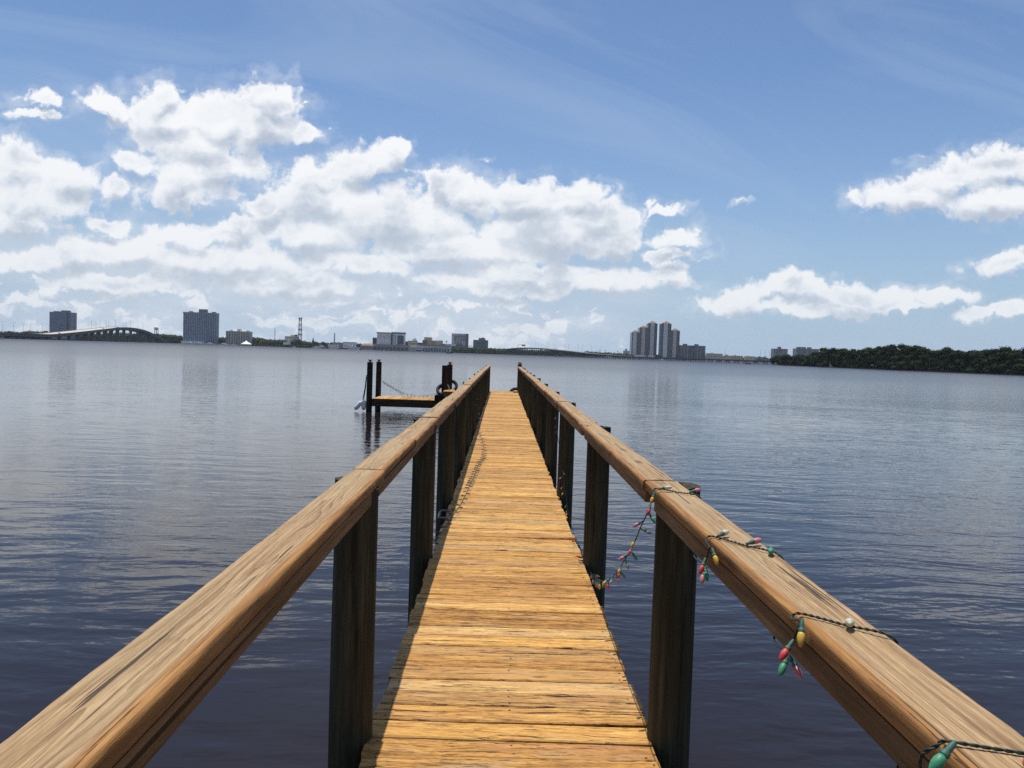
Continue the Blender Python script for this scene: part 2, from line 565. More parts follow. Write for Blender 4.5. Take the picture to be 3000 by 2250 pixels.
def cap_mat():
    m, T, bs = new_mat('weathered_rail_wood')
    v, rnd, tc = wood_coords(T, 'Y', island=False)
    x, y, z = T.xyz(tc)
    wob = T.vec('SUBTRACT', T.noise(T.vec('MULTIPLY', v, (1.0, 4, 4)), 1, 2, 0.5, color=True), (0.5, 0.5, 0.5))
    g = T.vec('MULTIPLY_ADD', wob, (0.0, 0.034, 0.02), v)
    ga, gb, gc = T.xyz(g)
    # growth rings cut by the saw: lines along the rail that bow into cathedral arches
    iso = T.noise(T.vec('MULTIPLY', g, (0.55, 8.0, 6.0)), 1, 2.0, 0.45)
    ring = T.math('FRACT', T.math('MULTIPLY_ADD', gb, 95, T.math('MULTIPLY', iso, 22)))      # pale early wood, sharp dark late wood
    ring = T.math('POWER', ring, 2.2)
    ring = T.math('MULTIPLY', ring, T.mapr(T.noise(T.vec('MULTIPLY', v, (1.4, 7, 7)), 1, 2, 0.5), 0.35, 0.65, 0.35, 1.0))
    n1 = T.noise(T.vec('MULTIPLY', g, (3.0, 110, 70)), 1, 6, 0.68)
    n2 = T.noise(T.vec('MULTIPLY', g, (22, 480, 300)), 1, 3, 0.65)
    fib = T.noise(T.vec('MULTIPLY', T.vec('ADD', g, (2, 5, 3)), (0.7, 190, 120)), 1, 2, 0.5)
    fib = T.mapr(fib, 0.42, 0.58, 0, 1)
    s = T.math('MULTIPLY_ADD', ring, -0.19, T.math('MULTIPLY_ADD', fib, 0.13, T.math('MULTIPLY_ADD', n2, 0.42, T.math('MULTIPLY_ADD', n1, 0.44, 0.07))))
    c = T.ramp(s, [(0.26, (0.135, 0.082, 0.040)), (0.42, (0.255, 0.162, 0.085)), (0.53, (0.37, 0.25, 0.138)), (0.68, (0.53, 0.39, 0.235))])
    pale = T.noise(T.vec('MULTIPLY', v, (1.3, 7, 6)), 1, 4, 0.55)
    c = T.mix(T.mapr(pale, 0.46, 0.66, 0, 0.40), c, (0.42, 0.35, 0.22))
    # worn orange arris on the walkway side
    n3 = T.noise(T.vec('MULTIPLY', g, (3, 22, 22)), 1, 4, 0.6)
    edge = T.math('ADD', T.math('MULTIPLY', T.math('SUBTRACT', n3, 0.5), 0.022), x)
    lo = T.mapr(edge, 0.040, 0.056, 0, 1, 'SMOOTHSTEP')
    oc = T.ramp(n1, [(0.30, (0.15, 0.062, 0.017)), (0.52, (0.37, 0.178, 0.050)), (0.72, (0.53, 0.30, 0.105))])
    c = T.mix(T.math('MULTIPLY', lo, 0.9), c, oc)
    # below the worn arris the face is browner, its shade put into the colour
    face = T.mapr(T.math('ADD', z, T.math('MULTIPLY', T.math('SUBTRACT', n3, 0.5), 0.016)), -0.025, -0.015, 1, 0, 'SMOOTHSTEP')
    c = T.mix(T.math('MULTIPLY', face, 0.85), c, T.ramp(n1, [(0.32, (0.075, 0.041, 0.019)), (0.5, (0.215, 0.125, 0.060)), (0.70, (0.34, 0.215, 0.115))]))
    ck = T.noise(T.vec('MULTIPLY', T.vec('ADD', g, (3, 1, 2)), (1.1, 60, 45)), 1, 5, 0.6)
    crack = T.mapr(ck, 0.635, 0.655, 0, 1)
    c = T.mix(1.0, c, (0.90, 0.84, 0.74), 'MULTIPLY')
    c = T.mix(T.math('MULTIPLY', crack, 0.85), c, (0.022, 0.013, 0.008))
    kn = T.n('ShaderNodeTexVoronoi', feature='F1')
    T.put(kn, 'Vector', T.vec('MULTIPLY', g, (1.5, 5.5, 5.5)))
    T.put(kn, 'Scale', 1.0)
    knot = T.mapr(kn.outputs['Distance'], 0.04, 0.13, 0.8, 0)
    c = T.mix(knot, c, (0.085, 0.040, 0.016))
    stain = T.noise(T.vec('MULTIPLY', v, (6.0, 16, 14)), 1, 5, 0.65)
    c = T.mix(T.mapr(stain, 0.62, 0.74, 0, 0.4), c, (0.135, 0.10, 0.07))
    T.put(bs, 'Base Color', c)
    T.put(bs, 'Roughness', 0.70)
    T.put(bs, 'Specular IOR Level', 0.35)
    h = T.math('MULTIPLY_ADD', crack, -0.004, T.math('MULTIPLY', s, 0.0032))
    T.put(bs, 'Normal', T.bump(h, 0.8, 1.0))
    return m


def dark_wood(name, along, stops, rough=0.75, island=False):
    m, T, bs = new_mat(name)
    v, rnd, tc = wood_coords(T, along, island=island)
    n1 = T.noise(T.vec('MULTIPLY', v, (1.5, 36, 36)), 1, 6, 0.62)
    n2 = T.noise(T.vec('MULTIPLY', v, (6, 150, 150)), 1, 4, 0.6)
    s = T.math('MULTIPLY_ADD', n2, 0.35, T.math('MULTIPLY', n1, 0.65))
    c = T.ramp(s, stops)
    bl = T.noise(T.vec('MULTIPLY', v, (1.2, 5, 5)), 1, 4, 0.6)
    c = T.mix(T.mapr(bl, 0.5, 0.7, 0, 0.5), c, tuple(q * 0.55 for q in stops[1][1]))
    ck = T.noise(T.vec('MULTIPLY', T.vec('ADD', v, (3, 1, 2)), (0.7, 40, 40)), 1, 3, 0.55)
    crack = T.mapr(ck, 0.64, 0.68, 0, 1)
    c = T.mix(T.math('MULTIPLY', crack, 0.8), c, (0.010, 0.008, 0.006))
    T.put(bs, 'Base Color', c)
    T.put(bs, 'Roughness', rough)
    T.put(bs, 'Specular IOR Level', 0.10)
    T.put(bs, 'Normal', T.bump(T.math('MULTIPLY_ADD', crack, -0.008, T.math('MULTIPLY', s, 0.006)), 0.8, 1.0))
    return m


M_DECK = deck_mat()
M_CAP = cap_mat()
M_POST = dark_wood('treated_post_wood', 'Z', [(0.32, (0.014, 0.013, 0.008)), (0.5, (0.050, 0.045, 0.027)), (0.70, (0.105, 0.092, 0.055))])
M_UNDER = dark_wood('brown_rail_board', 'Y', [(0.32, (0.075, 0.041, 0.019)), (0.5, (0.215, 0.125, 0.060)), (0.70, (0.34, 0.215, 0.115))])
M_BEAM = dark_wood('wet_beam_wood', 'X', [(0.32, (0.018, 0.013, 0.009)), (0.5, (0.055, 0.040, 0.026)), (0.70, (0.115, 0.085, 0.055))])
M_PILE = dark_wood('creosote_pile_wood', 'Z', [(0.32, (0.010, 0.009, 0.007)), (0.5, (0.028, 0.024, 0.017)), (0.70, (0.060, 0.050, 0.036))])

# ------------------------------------------------------------------ the pier
ZD = 1.04                                           # top of the walkway over the water
DX0, DX1 = -0.507, 0.692
DECK_END = 33.2
RAIL_END = 32.6
pier = thing('wooden_pier', 'long straight wooden walkway pier with heavy timber handrails on both sides', 'pier', (0, 0, 0))

rd = random.Random(5)


NAILS = MB()


def deck_boards():
    mb = MB()
    y = -2.0
    while y < DECK_END:
        w = rd.uniform(0.134, 0.145)
        gap = rd.choice([0.005, 0.007, 0.009, 0.011, 0.015])
        x0 = DX0 + rd.uniform(-0.012, 0.008)
        x1 = DX1 + rd.uniform(-0.014, 0.014)
        dz = rd.uniform(-0.005, 0.003)
        tilt = rd.uniform(-0.006, 0.006)
        cup = rd.uniform(-0.002, 0.001)
        skew = rd.uniform(-0.006, 0.006)
        n = 14 if y < 12 else 5
        sd = rd.uniform(0, 100)
        vs, fs = [], []
        for i in range(n + 1):
            t = i / n
            x = x0 + (x1 - x0) * t
            wa = 0.0022 * mnoise.noise(Vector((x * 5, sd, 0)))
            wb = 0.0022 * mnoise.noise(Vector((x * 5, sd + 9, 0)))
            wz = 0.0022 * mnoise.noise(Vector((x * 2.2, sd + 4, 3))) + dz + tilt * (t - 0.5)
            ya = y + wa + skew * (t - 0.5)
            yb = y + w + wb + skew * (t - 0.5)
            ch = 0.006
            for (yy, zz) in ((ya, -0.038), (ya, -ch), (ya + ch, 0.0), ((ya + yb) / 2, cup), (yb - ch, 0.0), (yb, -ch), (yb, -0.038)):
                vs.append((x, yy, ZD + wz + zz))
        k = 7
        for i in range(n):
            for j in range(k):
                j2 = (j + 1) % k
                fs.append((i * k + j, i * k + j2, (i + 1) * k + j2, (i + 1) * k + j))
        fs.append(tuple(range(k)))
        fs.append(tuple(reversed(range(n * k, n * k + k))))
        mb.add([(a, b, c) for a, b, c in vs], [tuple(reversed(f)) for f in fs])
        if 1.5 < y < 14:                            # two nails into each of the three stringers
            for nx in (DX0 + 0.045, 0.09, DX1 - 0.045):
                for ny in (0.03, w - 0.03):
                    if rd.random() < (0.35 if 0 < nx < 0.3 else 0.75):
                        NAILS.lathe([(0.0052, -0.004), (0.0052, 0.0012)], 8, (nx + rd.uniform(-0.01, 0.01), y + ny + rd.uniform(-0.006, 0.006), ZD + dz + tilt * ((nx - x0) / (x1 - x0) - 0.5) + cup * 0.5))
        y += w + gap
    return mb


deck_boards().build('deck', M_DECK, pier)
nl = NAILS.build('nails', plain('rusty_nail', (0.045, 0.030, 0.022), 0.7), pier)
nl['kind'] = 'stuff'
st = MB()
for x in (DX0 + 0.045, 0.09, DX1 - 0.045):
    st.span(x - 0.022, x + 0.022, -2.0, DECK_END - 0.05, ZD - 0.235, ZD - 0.045)
    o = st.build('stringer', M_UNDER, pier)
    st = MB()

HR = 0.53                                           # rail top below the eye
ZR = CAM.z - HR
CAPW, CAPT = 0.139, 0.044


def cap_segment(y0, y1, xc, side, dx=0.0, dz=0.0, rough=1.0):
    """one handrail timber; side +1: its walkway edge is towards -X of the world (right rail)"""
    prof = []
    w, t = CAPW / 2, CAPT
    r_in, r_out = 0.011, 0.005
    for k in range(5):
        a = PI / 2 * k / 4
        prof.append((w - r_in + r_in * math.sin(a), -r_in + r_in * math.cos(a)))
    prof += [(w, -t + 0.006), (w - 0.006, -t), (-w + 0.005, -t), (-w, -t + 0.005)]
    for k in range(4):
        a = PI / 2 * k / 3
        prof.append((-w + r_out - r_out * math.cos(a), -r_out + r_out * math.sin(a)))
    prof += [(-w * 0.5, 0.0), (0.0, 0.0), (w * 0.45, 0.0)]
    n = max(6, int((y1 - y0) / 0.035)) if y0 < 8 else max(4, int((y1 - y0) / 0.2))
    sd = rd.uniform(0, 50)
    vs, fs = [], []
    K = len(prof)
    for i in range(n + 1):
        y = (y1 - y0) * i / n
        for j, (px, pz) in enumerate(prof):
            e = 1.0 if (j < 5 or 8 < j < 13) else 0.45
            q = Vector((px * 40, y * 6, sd + pz * 30))
            q2 = Vector((px * 90, y * 26, sd + 7 + pz * 60))
            d = (mnoise.noise(q) * 0.0026 + mnoise.noise(q2) * 0.0011) * e * rough
            if j < 5:
                d -= max(0.0, mnoise.noise(Vector((y * 3.1, sd, 5))) - 0.25) * 0.011 * rough
            cx, cz = (px - 0, pz + t / 2)
            L = math.hypot(cx, cz) + 1e-6
            vs.append((px + cx / L * d, y, pz + cz / L * d))
    for i in range(n):
        for j in range(K):
            j2 = (j + 1) % K
            fs.append((i * K + j, i * K + j2, (i + 1) * K + j2, (i + 1) * K + j))
    fs.append(tuple(reversed(range(K))))
    fs.append(tuple(range(n * K, n * K + K)))
    mb = MB()
    mb.add(vs, fs)
    me = mb.mesh('rail_cap', M_CAP, True)
    me.set_sharp_from_angle(angle=R(50))
    o = bpy.data.objects.new('rail_cap', me)
    COL.objects.link(o)
    o.parent = pier
    if side > 0:
        o.location = (xc + dx, y1, ZR + dz)
        o.rotation_euler = (0, 0, PI)
    else:
        o.location = (xc + dx, y0, ZR + dz)
    return o


XL, XR = -0.571, 0.7065                             # centre lines of the two rails
PXL, PXR, PR = -0.585, 0.765, 0.089
left_posts = [0.45, 3.19, 6.05, 8.45, 11.15, 13.4, 15.9, 18.6, 21.4, 24.2, 27.0, 29.8, 32.45]
right_posts = [0.4, 3.25, 5.98, 8.85, 11.4, 14.3, 17.1, 19.9, 22.7, 25.5, 28.3, 31.0]
left_joints = [-1.2, 3.40, 4.62, 6.17, 9.0, 12.6, 16.9, 20.8, 24.4, 28.6, RAIL_END]
right_joints = [-1.2, 3.34, 4.78, 6.25, 8.9, 11.5, 14.9, 18.6, 22.4, 26.2, 29.6, RAIL_END - 0.3]
for joints, xc, side in ((left_joints, XL, -1), (right_joints, XR, 1)):
    for i in range(len(joints) - 1):
        dz = 0 if i == 0 else rd.uniform(-0.008, 0.006)
        dx = 0 if i == 0 else rd.uniform(-0.010, 0.010)
        cap_segment(joints[i] + 0.006, joints[i + 1] - 0.006, xc, side, dx, dz, 1.0 if i == 0 else 1.5)


def post_mesh(zt, zb, xo, side, top_out):
    """round post, its top notched on the walkway side for the rail; xo: x of the rail's outer edge from the post's centre"""
    n = 22
    prof = []
    vs, fs = [], []
    zs = [zb, zb + 0.7, -0.2, 0.15, 0.5, 0.9, 1.2, 1.5, 1.8, zt]
    sd = rd.uniform(0, 30)
    for z in zs:
        for k in range(n):
            q = 2 * PI * k / n
            r = PR * (1.03 - 0.02 * (z - zb) / 3) + 0.003 * mnoise.noise(Vector((math.cos(q) * 2, math.sin(q) * 2 + sd, z * 1.3)))
            vs.append((r * math.cos(q), r * math.sin(q), z))
    for i in range(len(zs) - 1):
        for k in range(n):
            k2 = (k + 1) % n
            fs.append((i * n + k, i * n + k2, (i + 1) * n + k2, (i + 1) * n + k))
    fs.append(tuple(reversed(range(n))))
    fs.append(tuple(range((len(zs) - 1) * n, len(zs) * n)))
    mb = MB()
    mb.add(vs, fs)
    # the tongue left standing outside the rail
    a0 = math.acos(max(-0.98, min(0.98, xo / (PR * 1.01))))
    ring = []
    for k in range(9):
        q = -a0 + 2 * a0 * k / 8
        ring.append((PR * 1.008 * math.cos(q), PR * 1.008 * math.sin(q)))
    if side < 0:
        ring = [(-x, y) for x, y in ring][::-1]
    m = len(ring)
    tv = [(x, y, zt - 0.002) for x, y in ring] + [(x, y, zt + top_out + 0.004 * rd.uniform(-1, 1)) for x, y in ring]
    tf = [(i, (i + 1) % m, m + (i + 1) % m, m + i) for i in range(m)] + [tuple(range(m, 2 * m)), tuple(reversed(range(m)))]
    mb.add(tv, tf)
    me = mb.mesh('post', M_POST, True)
    me.set_sharp_from_angle(angle=R(40))
    return me


for ys, px, xc, side in ((left_posts, PXL, XL, -1), (right_posts, PXR, XR, 1)):
    xo = abs((xc + side * (CAPW / 2 + 0.008)) - px)
    for i, y in enumerate(ys):
        me = post_mesh(ZR - CAPT - 0.003, -1.2, xo, side, CAPT + (rd.uniform(-0.012, 0.006) + (0.018 if y > 9 else 0.0) if side < 0 else rd.uniform(-0.016, 0.012)))
        o = bpy.data.objects.new('post', me)
        COL.objects.link(o)
        o.parent = pier
        o.location = (px + rd.uniform(-0.004, 0.004), y, 0)
    ylast = ys + [RAIL_END]
    for i in range(len(ys) - 1):
        a, b = ys[i] + 0.097, ys[i + 1] - 0.097
        mb = MB()
        mb.span(xc - 0.064, xc + 0.064, a, b, ZR - CAPT - 0.052, ZR - CAPT - 0.003)
        mb.build('under_rail', M_UNDER, pier)

# landing at the far end, on the side of the boat platform
lb = MB()
y = 31.5
while y < 33.4:
    lb.span(-2.38, -0.70, y, y + 0.136, ZD - 0.040, ZD - 0.004 + rd.uniform(-0.003, 0.003))
    y += 0.142
lb.build('landing_deck', M_DECK, pier)
for y in (31.6, 33.25):
    lb = MB()
    lb.span(-2.36, -0.70, y - 0.03, y + 0.03, ZD - 0.24, ZD - 0.045)
    lb.build('stringer', M_UNDER, pier)
for x in (-2.20, -1.2):
    lb = MB()
    lb.tube([(x, 31.75, -1.2), (x, 31.75, ZD - 0.245)], 0.09, 14)
    lb.build('post', M_POST, pier, True)
endp = MB()
endp.tube([(0.0, 0, -1.2), (0.0, 0, 1.0), (0.0, 0, ZR + 0.10)], 0.085, 16)
endp.box((0, 0, ZR + 0.14), (0.15, 0.15, 0.05))
o = endp.build('end_post', M_POST)
o.parent = pier
o.location = (0.735, 32.75, 0)
# ------------------------------------------------------------------ boat platform beside the pier's far end
ZP = 0.56
PYF, PYB = 33.0, 35.2
fl = at(1082.5, 1130, PYF).x
bl = at(1108.5, 1130, PYB).x
fr = at(1302, 1130, PYF).x
br = at(1316.5, 1130, PYB).x
platform = thing('boat_platform', 'low wooden boat platform on four dark piles, left of the pier end', 'platform', (0, 0, 0))
mb = MB()
x = fl + 0.16
while x < fr + 0.25:
    mb.span(x, x + 0.137, PYF - 0.05, PYB - 0.1, ZP - 0.04, ZP + rd.uniform(-0.004, 0.004))
    x += 0.143
M_DECK2 = M_DECK.copy()
mb.build('deck', M_DECK2, platform)
for y in (PYF - 0.09, PYB - 0.1):
    mb = MB()
    mb.span(fl + 0.14, fr + 0.25, y - 0.035, y + 0.035, ZP - 0.33, ZP - 0.01)
    mb.build('beam', M_BEAM, platform)
for x in (fl + 0.2, fr + 0.1):
    mb = MB()
    mb.span(x - 0.035, x + 0.035, PYF - 0.05, PYB - 0.14, ZP - 0.30, ZP - 0.045)
    mb.build('beam', M_BEAM, platform)
mb = MB()
mb.span(fr - 0.38, fr + 0.5, PYF - 0.33, PYF - 0.16, 0.12, 0.80)
mb.span(fr - 0.36, fr + 0.5, PYF - 0.16, PYF + 0.5, 0.60, 0.79)
mb.build('step_block', M_PILE, platform)
M_CAPMETAL = plain('grey_pile_cap', (0.16, 0.16, 0.17), 0.4, metallic=0.3)
M_CAPRED = plain('red_pile_cap', (0.30, 0.035, 0.03), 0.5)
for (px, py, ytop, cap) in ((fl, PYF, 1061, M_CAPMETAL), (bl, PYB, 1060, M_CAPMETAL), (fr, PYF, 1070.5, None), (br, PYB, 1068, M_CAPRED)):
    zt = at(1473 + px / py * F, ytop + 0.033 * 0, py).z
    mb = MB()
    pts = [(px + 0.006 * mnoise.noise(Vector((px, py, z))), py, z) for z in (-1.5, -0.3, 0.2, 0.7, 1.2, zt)]
    mb.tube(pts, [0.132, 0.13, 0.128, 0.126, 0.124, 0.122], 18)
    p_ = mb.build('pile', M_PILE, platform, angle=40)
    if cap:
        mb = MB()
        mb.lathe([(0.05, 0.0), (0.05, 0.05), (0.075, 0.055), (0.08, 0.11), (0.05, 0.13)], 12, (px, py, zt + 0.001))
        mb.build('pile_cap', cap, p_, angle=40)

# tyres hung as fenders
M_RUBBER = plain('black_rubber', (0.017, 0.017, 0.018), 0.7)


def tyre_mesh(R0=0.31, w=0.19):
    prof = []                                       # closed cross-section (radius, z)
    ri = 0.185
    for a, b in ((ri, -0.055), (ri + 0.012, -0.085), (0.25, -w / 2), (R0 - 0.02, -w / 2 + 0.015), (R0, -w / 2 + 0.045), (R0 - 0.004, -0.012), (R0 - 0.012, -0.008), (R0 - 0.012, 0.008), (R0 - 0.004, 0.012),
                 (R0, w / 2 - 0.045), (R0 - 0.02, w / 2 - 0.015), (0.25, w / 2), (ri + 0.012, 0.085), (ri, 0.055), (ri + 0.03, 0.03), (0.27, 0.06), (0.29, 0.0), (0.27, -0.06), (ri + 0.03, -0.03)):
        prof.append((a, b))
    n, k = 40, len(prof)
    vs, fs = [], []
    for i in range(n):
        q = 2 * PI * i / n
        for a, b in prof:
            vs.append((a * math.cos(q), a * math.sin(q), b))
    for i in range(n):
        i2 = (i + 1) % n
        for j in range(k):
            j2 = (j + 1) % k
            fs.append((i * k + j, i2 * k + j, i2 * k + j2, i * k + j2))
    mb = MB()
    mb.add(vs, fs)
    return mb.mesh('tyre', M_RUBBER, True)


tm = tyre_mesh()
TY = 'old tyres used as boat fenders'
for (lx, ly, lz, rx, ry, lab) in (
        (fr - 0.04, PYF - 0.02, 1.02, 52, -8, 'black tyre looped round the uncapped front pile of the boat platform'),
        (br + 0.08, PYB - 0.05, 1.10, 60, 12, 'black tyre looped round the red-capped back pile of the boat platform'),
        (0.62, 33.50, 0.90, 84, 8, 'black tyre hung over the outer end of the pier by the right handrail')):
    o = bpy.data.objects.new('tyre', tm)
    COL.objects.link(o)
    o.location = (lx, ly, lz)
    o.rotation_euler = (R(rx), R(ry), 0)
    tag(o, lab, 'tyre', TY)

# white fenders on ropes
M_FENDER = plain('white_vinyl', (0.72, 0.72, 0.70), 0.35, 0.06)
M_ROPE = plain('dark_rope', (0.035, 0.035, 0.04), 0.9)


def fender(lab, top, bot, tie):
    t = thing('boat_fender', lab, 'fender', tuple(bot), 'white fenders hung on the outer platform pile')
    top, bot = Vector(top), Vector(bot)
    a = (top - bot).normalized()
    L = (top - bot).length
    prof = [(0, 0.025), (0.03, 0.05), (0.07, 0.085), (0.12, 0.095), (L * 0.5, 0.097), (L - 0.12, 0.095), (L - 0.07, 0.085), (L - 0.03, 0.045), (L, 0.03), (L + 0.05, 0.028)]
    mb = MB()
    mb.tube([bot + a * d for d, r in prof], [r for d, r in prof], 14)
    mb.build('body', M_FENDER, t, True)
    mb = MB()
    e = bot + a * (L + 0.03)
    mb.tube(catmull([e, (e + Vector(tie)) / 2 + Vector((0.02, -0.03, 0)), Vector(tie)], 6), 0.016, 6)
    mb.build('rope', M_ROPE, t, True)
    return t


tie = Vector((fl - 0.13, PYF - 0.05, 1.55))
fender('white cylindrical boat fender leaning outwards into the water', at(1061, 1175, PYF - 0.12), at(1039, 1200, PYF - 0.12), tie)
fender('white cylindrical boat fender hanging upright against the pile', at(1066, 1168, PYF - 0.10), at(1065, 1202, PYF - 0.10), tie + Vector((0.0, 0.02, -0.1)))

# small loose things on the pier
M_GALV = plain('rusted_steel', (0.15, 0.14, 0.13), 0.75, 0.3, 30)
c = on_z(1293, 1510, ZD)
mb = MB()
X0 = DX0 - 0.01
Yc = c.y
mb.tube(catmull([(X0 + 0.05, Yc + 0.16, ZD + 0.006), (X0 - 0.03, Yc + 0.15, ZD + 0.02), (X0 - 0.055, Yc + 0.12, ZD + 0.012), (X0 - 0.055, Yc - 0.1, ZD + 0.0), (X0 - 0.03, Yc - 0.16, ZD + 0.012), (X0 + 0.04, Yc - 0.17, ZD + 0.012)], 6), 0.011, 8)
tag(mb.build('mooring_bar', M_GALV, None, True), 'bent grey steel mooring bar on the left edge of the deck', 'mooring bar')
mb = MB()
mb.span(0.48, 0.68, 32.15, 32.45, ZD + 0.004, ZD + 0.06)
tag(mb.build('timber_block', M_DECK2), 'short offcut of timber lying on the deck by the far right handrail post', 'timber block')

# ------------------------------------------------------------------ strings of coloured lights
M_WIRE = plain('green_wire', (0.008, 0.022, 0.017), 0.55)
M_SOCK = plain('green_socket', (0.030, 0.105, 0.080), 0.6)


def bulb_mat(name, col, var=0.2):
    m, T, bs = new_mat(name)
    tc = T.n('ShaderNodeTexCoord').outputs['Object']
    nz = T.noise(tc, 90, 3, 0.6)
    dust = T.noise(T.vec('ADD', tc, T.vec('SCALE', (3.0, 5.0, 7.0), scale=T.n('ShaderNodeObjectInfo').outputs['Random'])), 150, 4, 0.65)
    T.put(bs, 'Base Color', T.mix(T.mapr(dust, 0.45, 0.7, 0.02, 0.26), T.ramp(nz, [(0.3, tuple(c * (1 - var) for c in col)), (0.7, col)]), (0.42, 0.36, 0.28)))
    T.put(bs, 'Roughness', 0.5)
    T.put(bs, 'Subsurface Weight', 0.25)
    T.put(bs, 'Subsurface Radius', (0.01, 0.01, 0.01))
    T.put(bs, 'Subsurface Scale', 0.3)
    T.put(bs, 'Coat Weight', 0.0)
    return m


BM = {'red': bulb_mat('red_bulb', (0.62, 0.03, 0.035)), 'yellow': bulb_mat('yellow_bulb', (0.70, 0.42, 0.03)), 'green': bulb_mat('green_bulb', (0.02, 0.27, 0.13)),
      'pink': bulb_mat('pink_bulb', (0.60, 0.20, 0.24)), 'clear': bulb_mat('frosted_bulb', (0.55, 0.53, 0.40)), 'grey': bulb_mat('faded_bulb', (0.30, 0.33, 0.34)), 'dark': bulb_mat('dark_bulb', (0.035, 0.05, 0.04))}
BULB = {}
for k_, m_ in BM.items():
    mb = MB()
    mb.lathe([(0.0062, 0.026), (0.0086, 0.032), (0.0095, 0.038), (0.0089, 0.046), (0.0068, 0.054), (0.0038, 0.0595), (0.0010, 0.0625)], 14)
    BULB[k_] = mb.mesh('bulb', m_, True)
mb = MB()
mb.lathe([(0.0034, -0.006), (0.0044, 0.0), (0.0052, 0.002), (0.0057, 0.016), (0.0076, 0.018), (0.0080, 0.025), (0.0062, 0.0265)], 14)
SOCK = mb.mesh('socket', M_SOCK, False)
SOCK.shade_smooth()
SOCK.set_sharp_from_angle(angle=R(40))
# round end-on bulb
sb = random.Random(3)


def bulb(parent, p, d, colour, size=1.0):
    o = bpy.data.objects.new('bulb', BULB[colour])
    COL.objects.link(o)
    o.parent = parent
    o.location = p
    o.rotation_mode = 'QUATERNION'
    o.rotation_quaternion = Vector((0, 0, 1)).rotation_difference(Vector(d).normalized())
    o.scale = (size, size, size)
    s = bpy.data.objects.new('socket', SOCK)
    COL.objects.link(s)
    s.parent = o
    return o


def wire(parent, pts, r=0.0018, twist=True, per=10):
    path = catmull(pts, per)
    mb = MB()
    if not twist:
        mb.tube(path, r, 6)
    else:                                           # two strands laid round each other
        dense = []
        for i in range(len(path) - 1):
            L = (path[i + 1] - path[i]).length
            m = max(1, int(L / 0.004))
            for k in range(m):
                dense.append(path[i].lerp(path[i + 1], k / m))
        dense.append(path[-1])
        for ph in (0, PI):
            pts2, acc = [], 0.0
            for i, p in enumerate(dense):
                t = (dense[min(i + 1, len(dense) - 1)] - dense[max(i - 1, 0)]).normalized()
                a = t.cross(Vector((0.31, 0.2, 0.93))).normalized()
                b = t.cross(a)
                if i:
                    acc += (dense[i] - dense[i - 1]).length
                q = 2 * PI * acc / 0.028 + ph
                pts2.append(p + (a * math.cos(q) + b * math.sin(q)) * r * 0.9)
            mb.tube(pts2, r, 5)
    mb.build('wire', M_WIRE, parent, True)
    return path


def z7(a, b):                                       # a point read off an enlarged crop of the photograph
    return 1640 + a / 3.253, 1380 + b / 3.253


def z8(a, b):
    return 2200 + a / 2.765, 1650 + b / 2.765


def z3(a, b):
    return 1200 + a / 2.765, 1050 + b / 2.765


IN = XR - CAPW / 2 - 0.006                          # just inside the right rail's walkway face
OUT = XR + CAPW / 2 + 0.006
TOP = ZR + 0.005
S1 = thing('string_lights', 'string of big coloured bulbs wound along the right handrail and drooping to the deck', 'string lights', (0, 0, 0), 'strings of coloured lights')


def top_pt(q):
    return on_z(q[0], q[1], TOP)


def in_pt(q, X=IN):
    return on_x(q[0], q[1], X)


c1, c2, c3, c4 = top_pt(z7(905, 165)), top_pt(z7(1500, 622)), top_pt(z8(470, 408)), top_pt(z8(1660, 1445))
for c_ in (c1, c2, c3, c4):
    c_.x = IN + 0.012
e1, e2, e3, e4 = top_pt(z7(1340, 240)), top_pt(z7(2100, 800)), top_pt(z8(1145, 600)), top_pt(z8(2230, 1575))
for e_ in (e1, e2, e3, e4):
    e_.x = OUT - 0.008
BOT = ZR - CAPT - 0.062


def under(a, b):                                    # outer edge a, back under the rail to the inner face at b
    return [Vector((OUT + 0.004, a.y - 0.01, ZR - 0.05)), Vector((OUT - 0.01, (a.y * 2 + b.y) / 3, BOT)), Vector((IN + 0.02, (a.y + b.y * 2) / 3, BOT)), Vector((IN - 0.004, b.y + 0.03, ZR - 0.085))]


def inner_loop(qs, X=IN - 0.012):
    return [in_pt(q, X) for q in qs]


far_up = [on_x(*z3(1190, 425), 0.70), on_x(*z3(1193, 560), 0.70), on_x(*z3(1213, 720), 0.705), on_x(*z3(1238, 930), 0.708), on_x(*z3(1266, 1110), 0.712), on_x(*z3(1290, 1260), 0.712), on_x(*z3(1330, 1420), 0.712)]
near_up = [on_x(*z7(190, 715), 0.712), on_x(*z7(235, 870), 0.712), on_x(*z7(275, 945), 0.705), on_x(*z7(335, 1010), 0.69), on_x(*z7(400, 1048), 0.675), on_x(*z7(450, 1040), 0.665), on_x(*z7(520, 990), 0.655),
           on_x(*z7(590, 890), 0.648), on_x(*z7(650, 790), 0.642), on_x(*z7(720, 660), 0.636), on_x(*z7(765, 545), IN - 0.008), on_x(*z7(815, 440), IN - 0.008), on_x(*z7(850, 345), IN - 0.008), on_x(*z7(885, 240), IN - 0.008)]
path1 = far_up + near_up + [c1 + Vector((-0.014, 0, -0.012)), c1, (c1 + e1) / 2, e1] + under(e1, c2) + inner_loop([z7(1390, 850), z7(1425, 730)]) + [c2 + Vector((-0.016, 0, -0.014)), c2, (c2 + e2) / 2, e2] \
    + under(e2, c3) + inner_loop([z8(330, 640), z8(375, 540), z8(400, 465)]) + [c3 + Vector((-0.016, 0, -0.012)), c3, (c3 * 0.5 + e3 * 0.5), e3] + under(e3, c4) \
    + [c4 + Vector((-0.03, 0.01, -0.03)), c4 + Vector((-0.012, 0, -0.006)), c4, (c4 + e4) / 2, e4]
pa = wire(S1, path1)
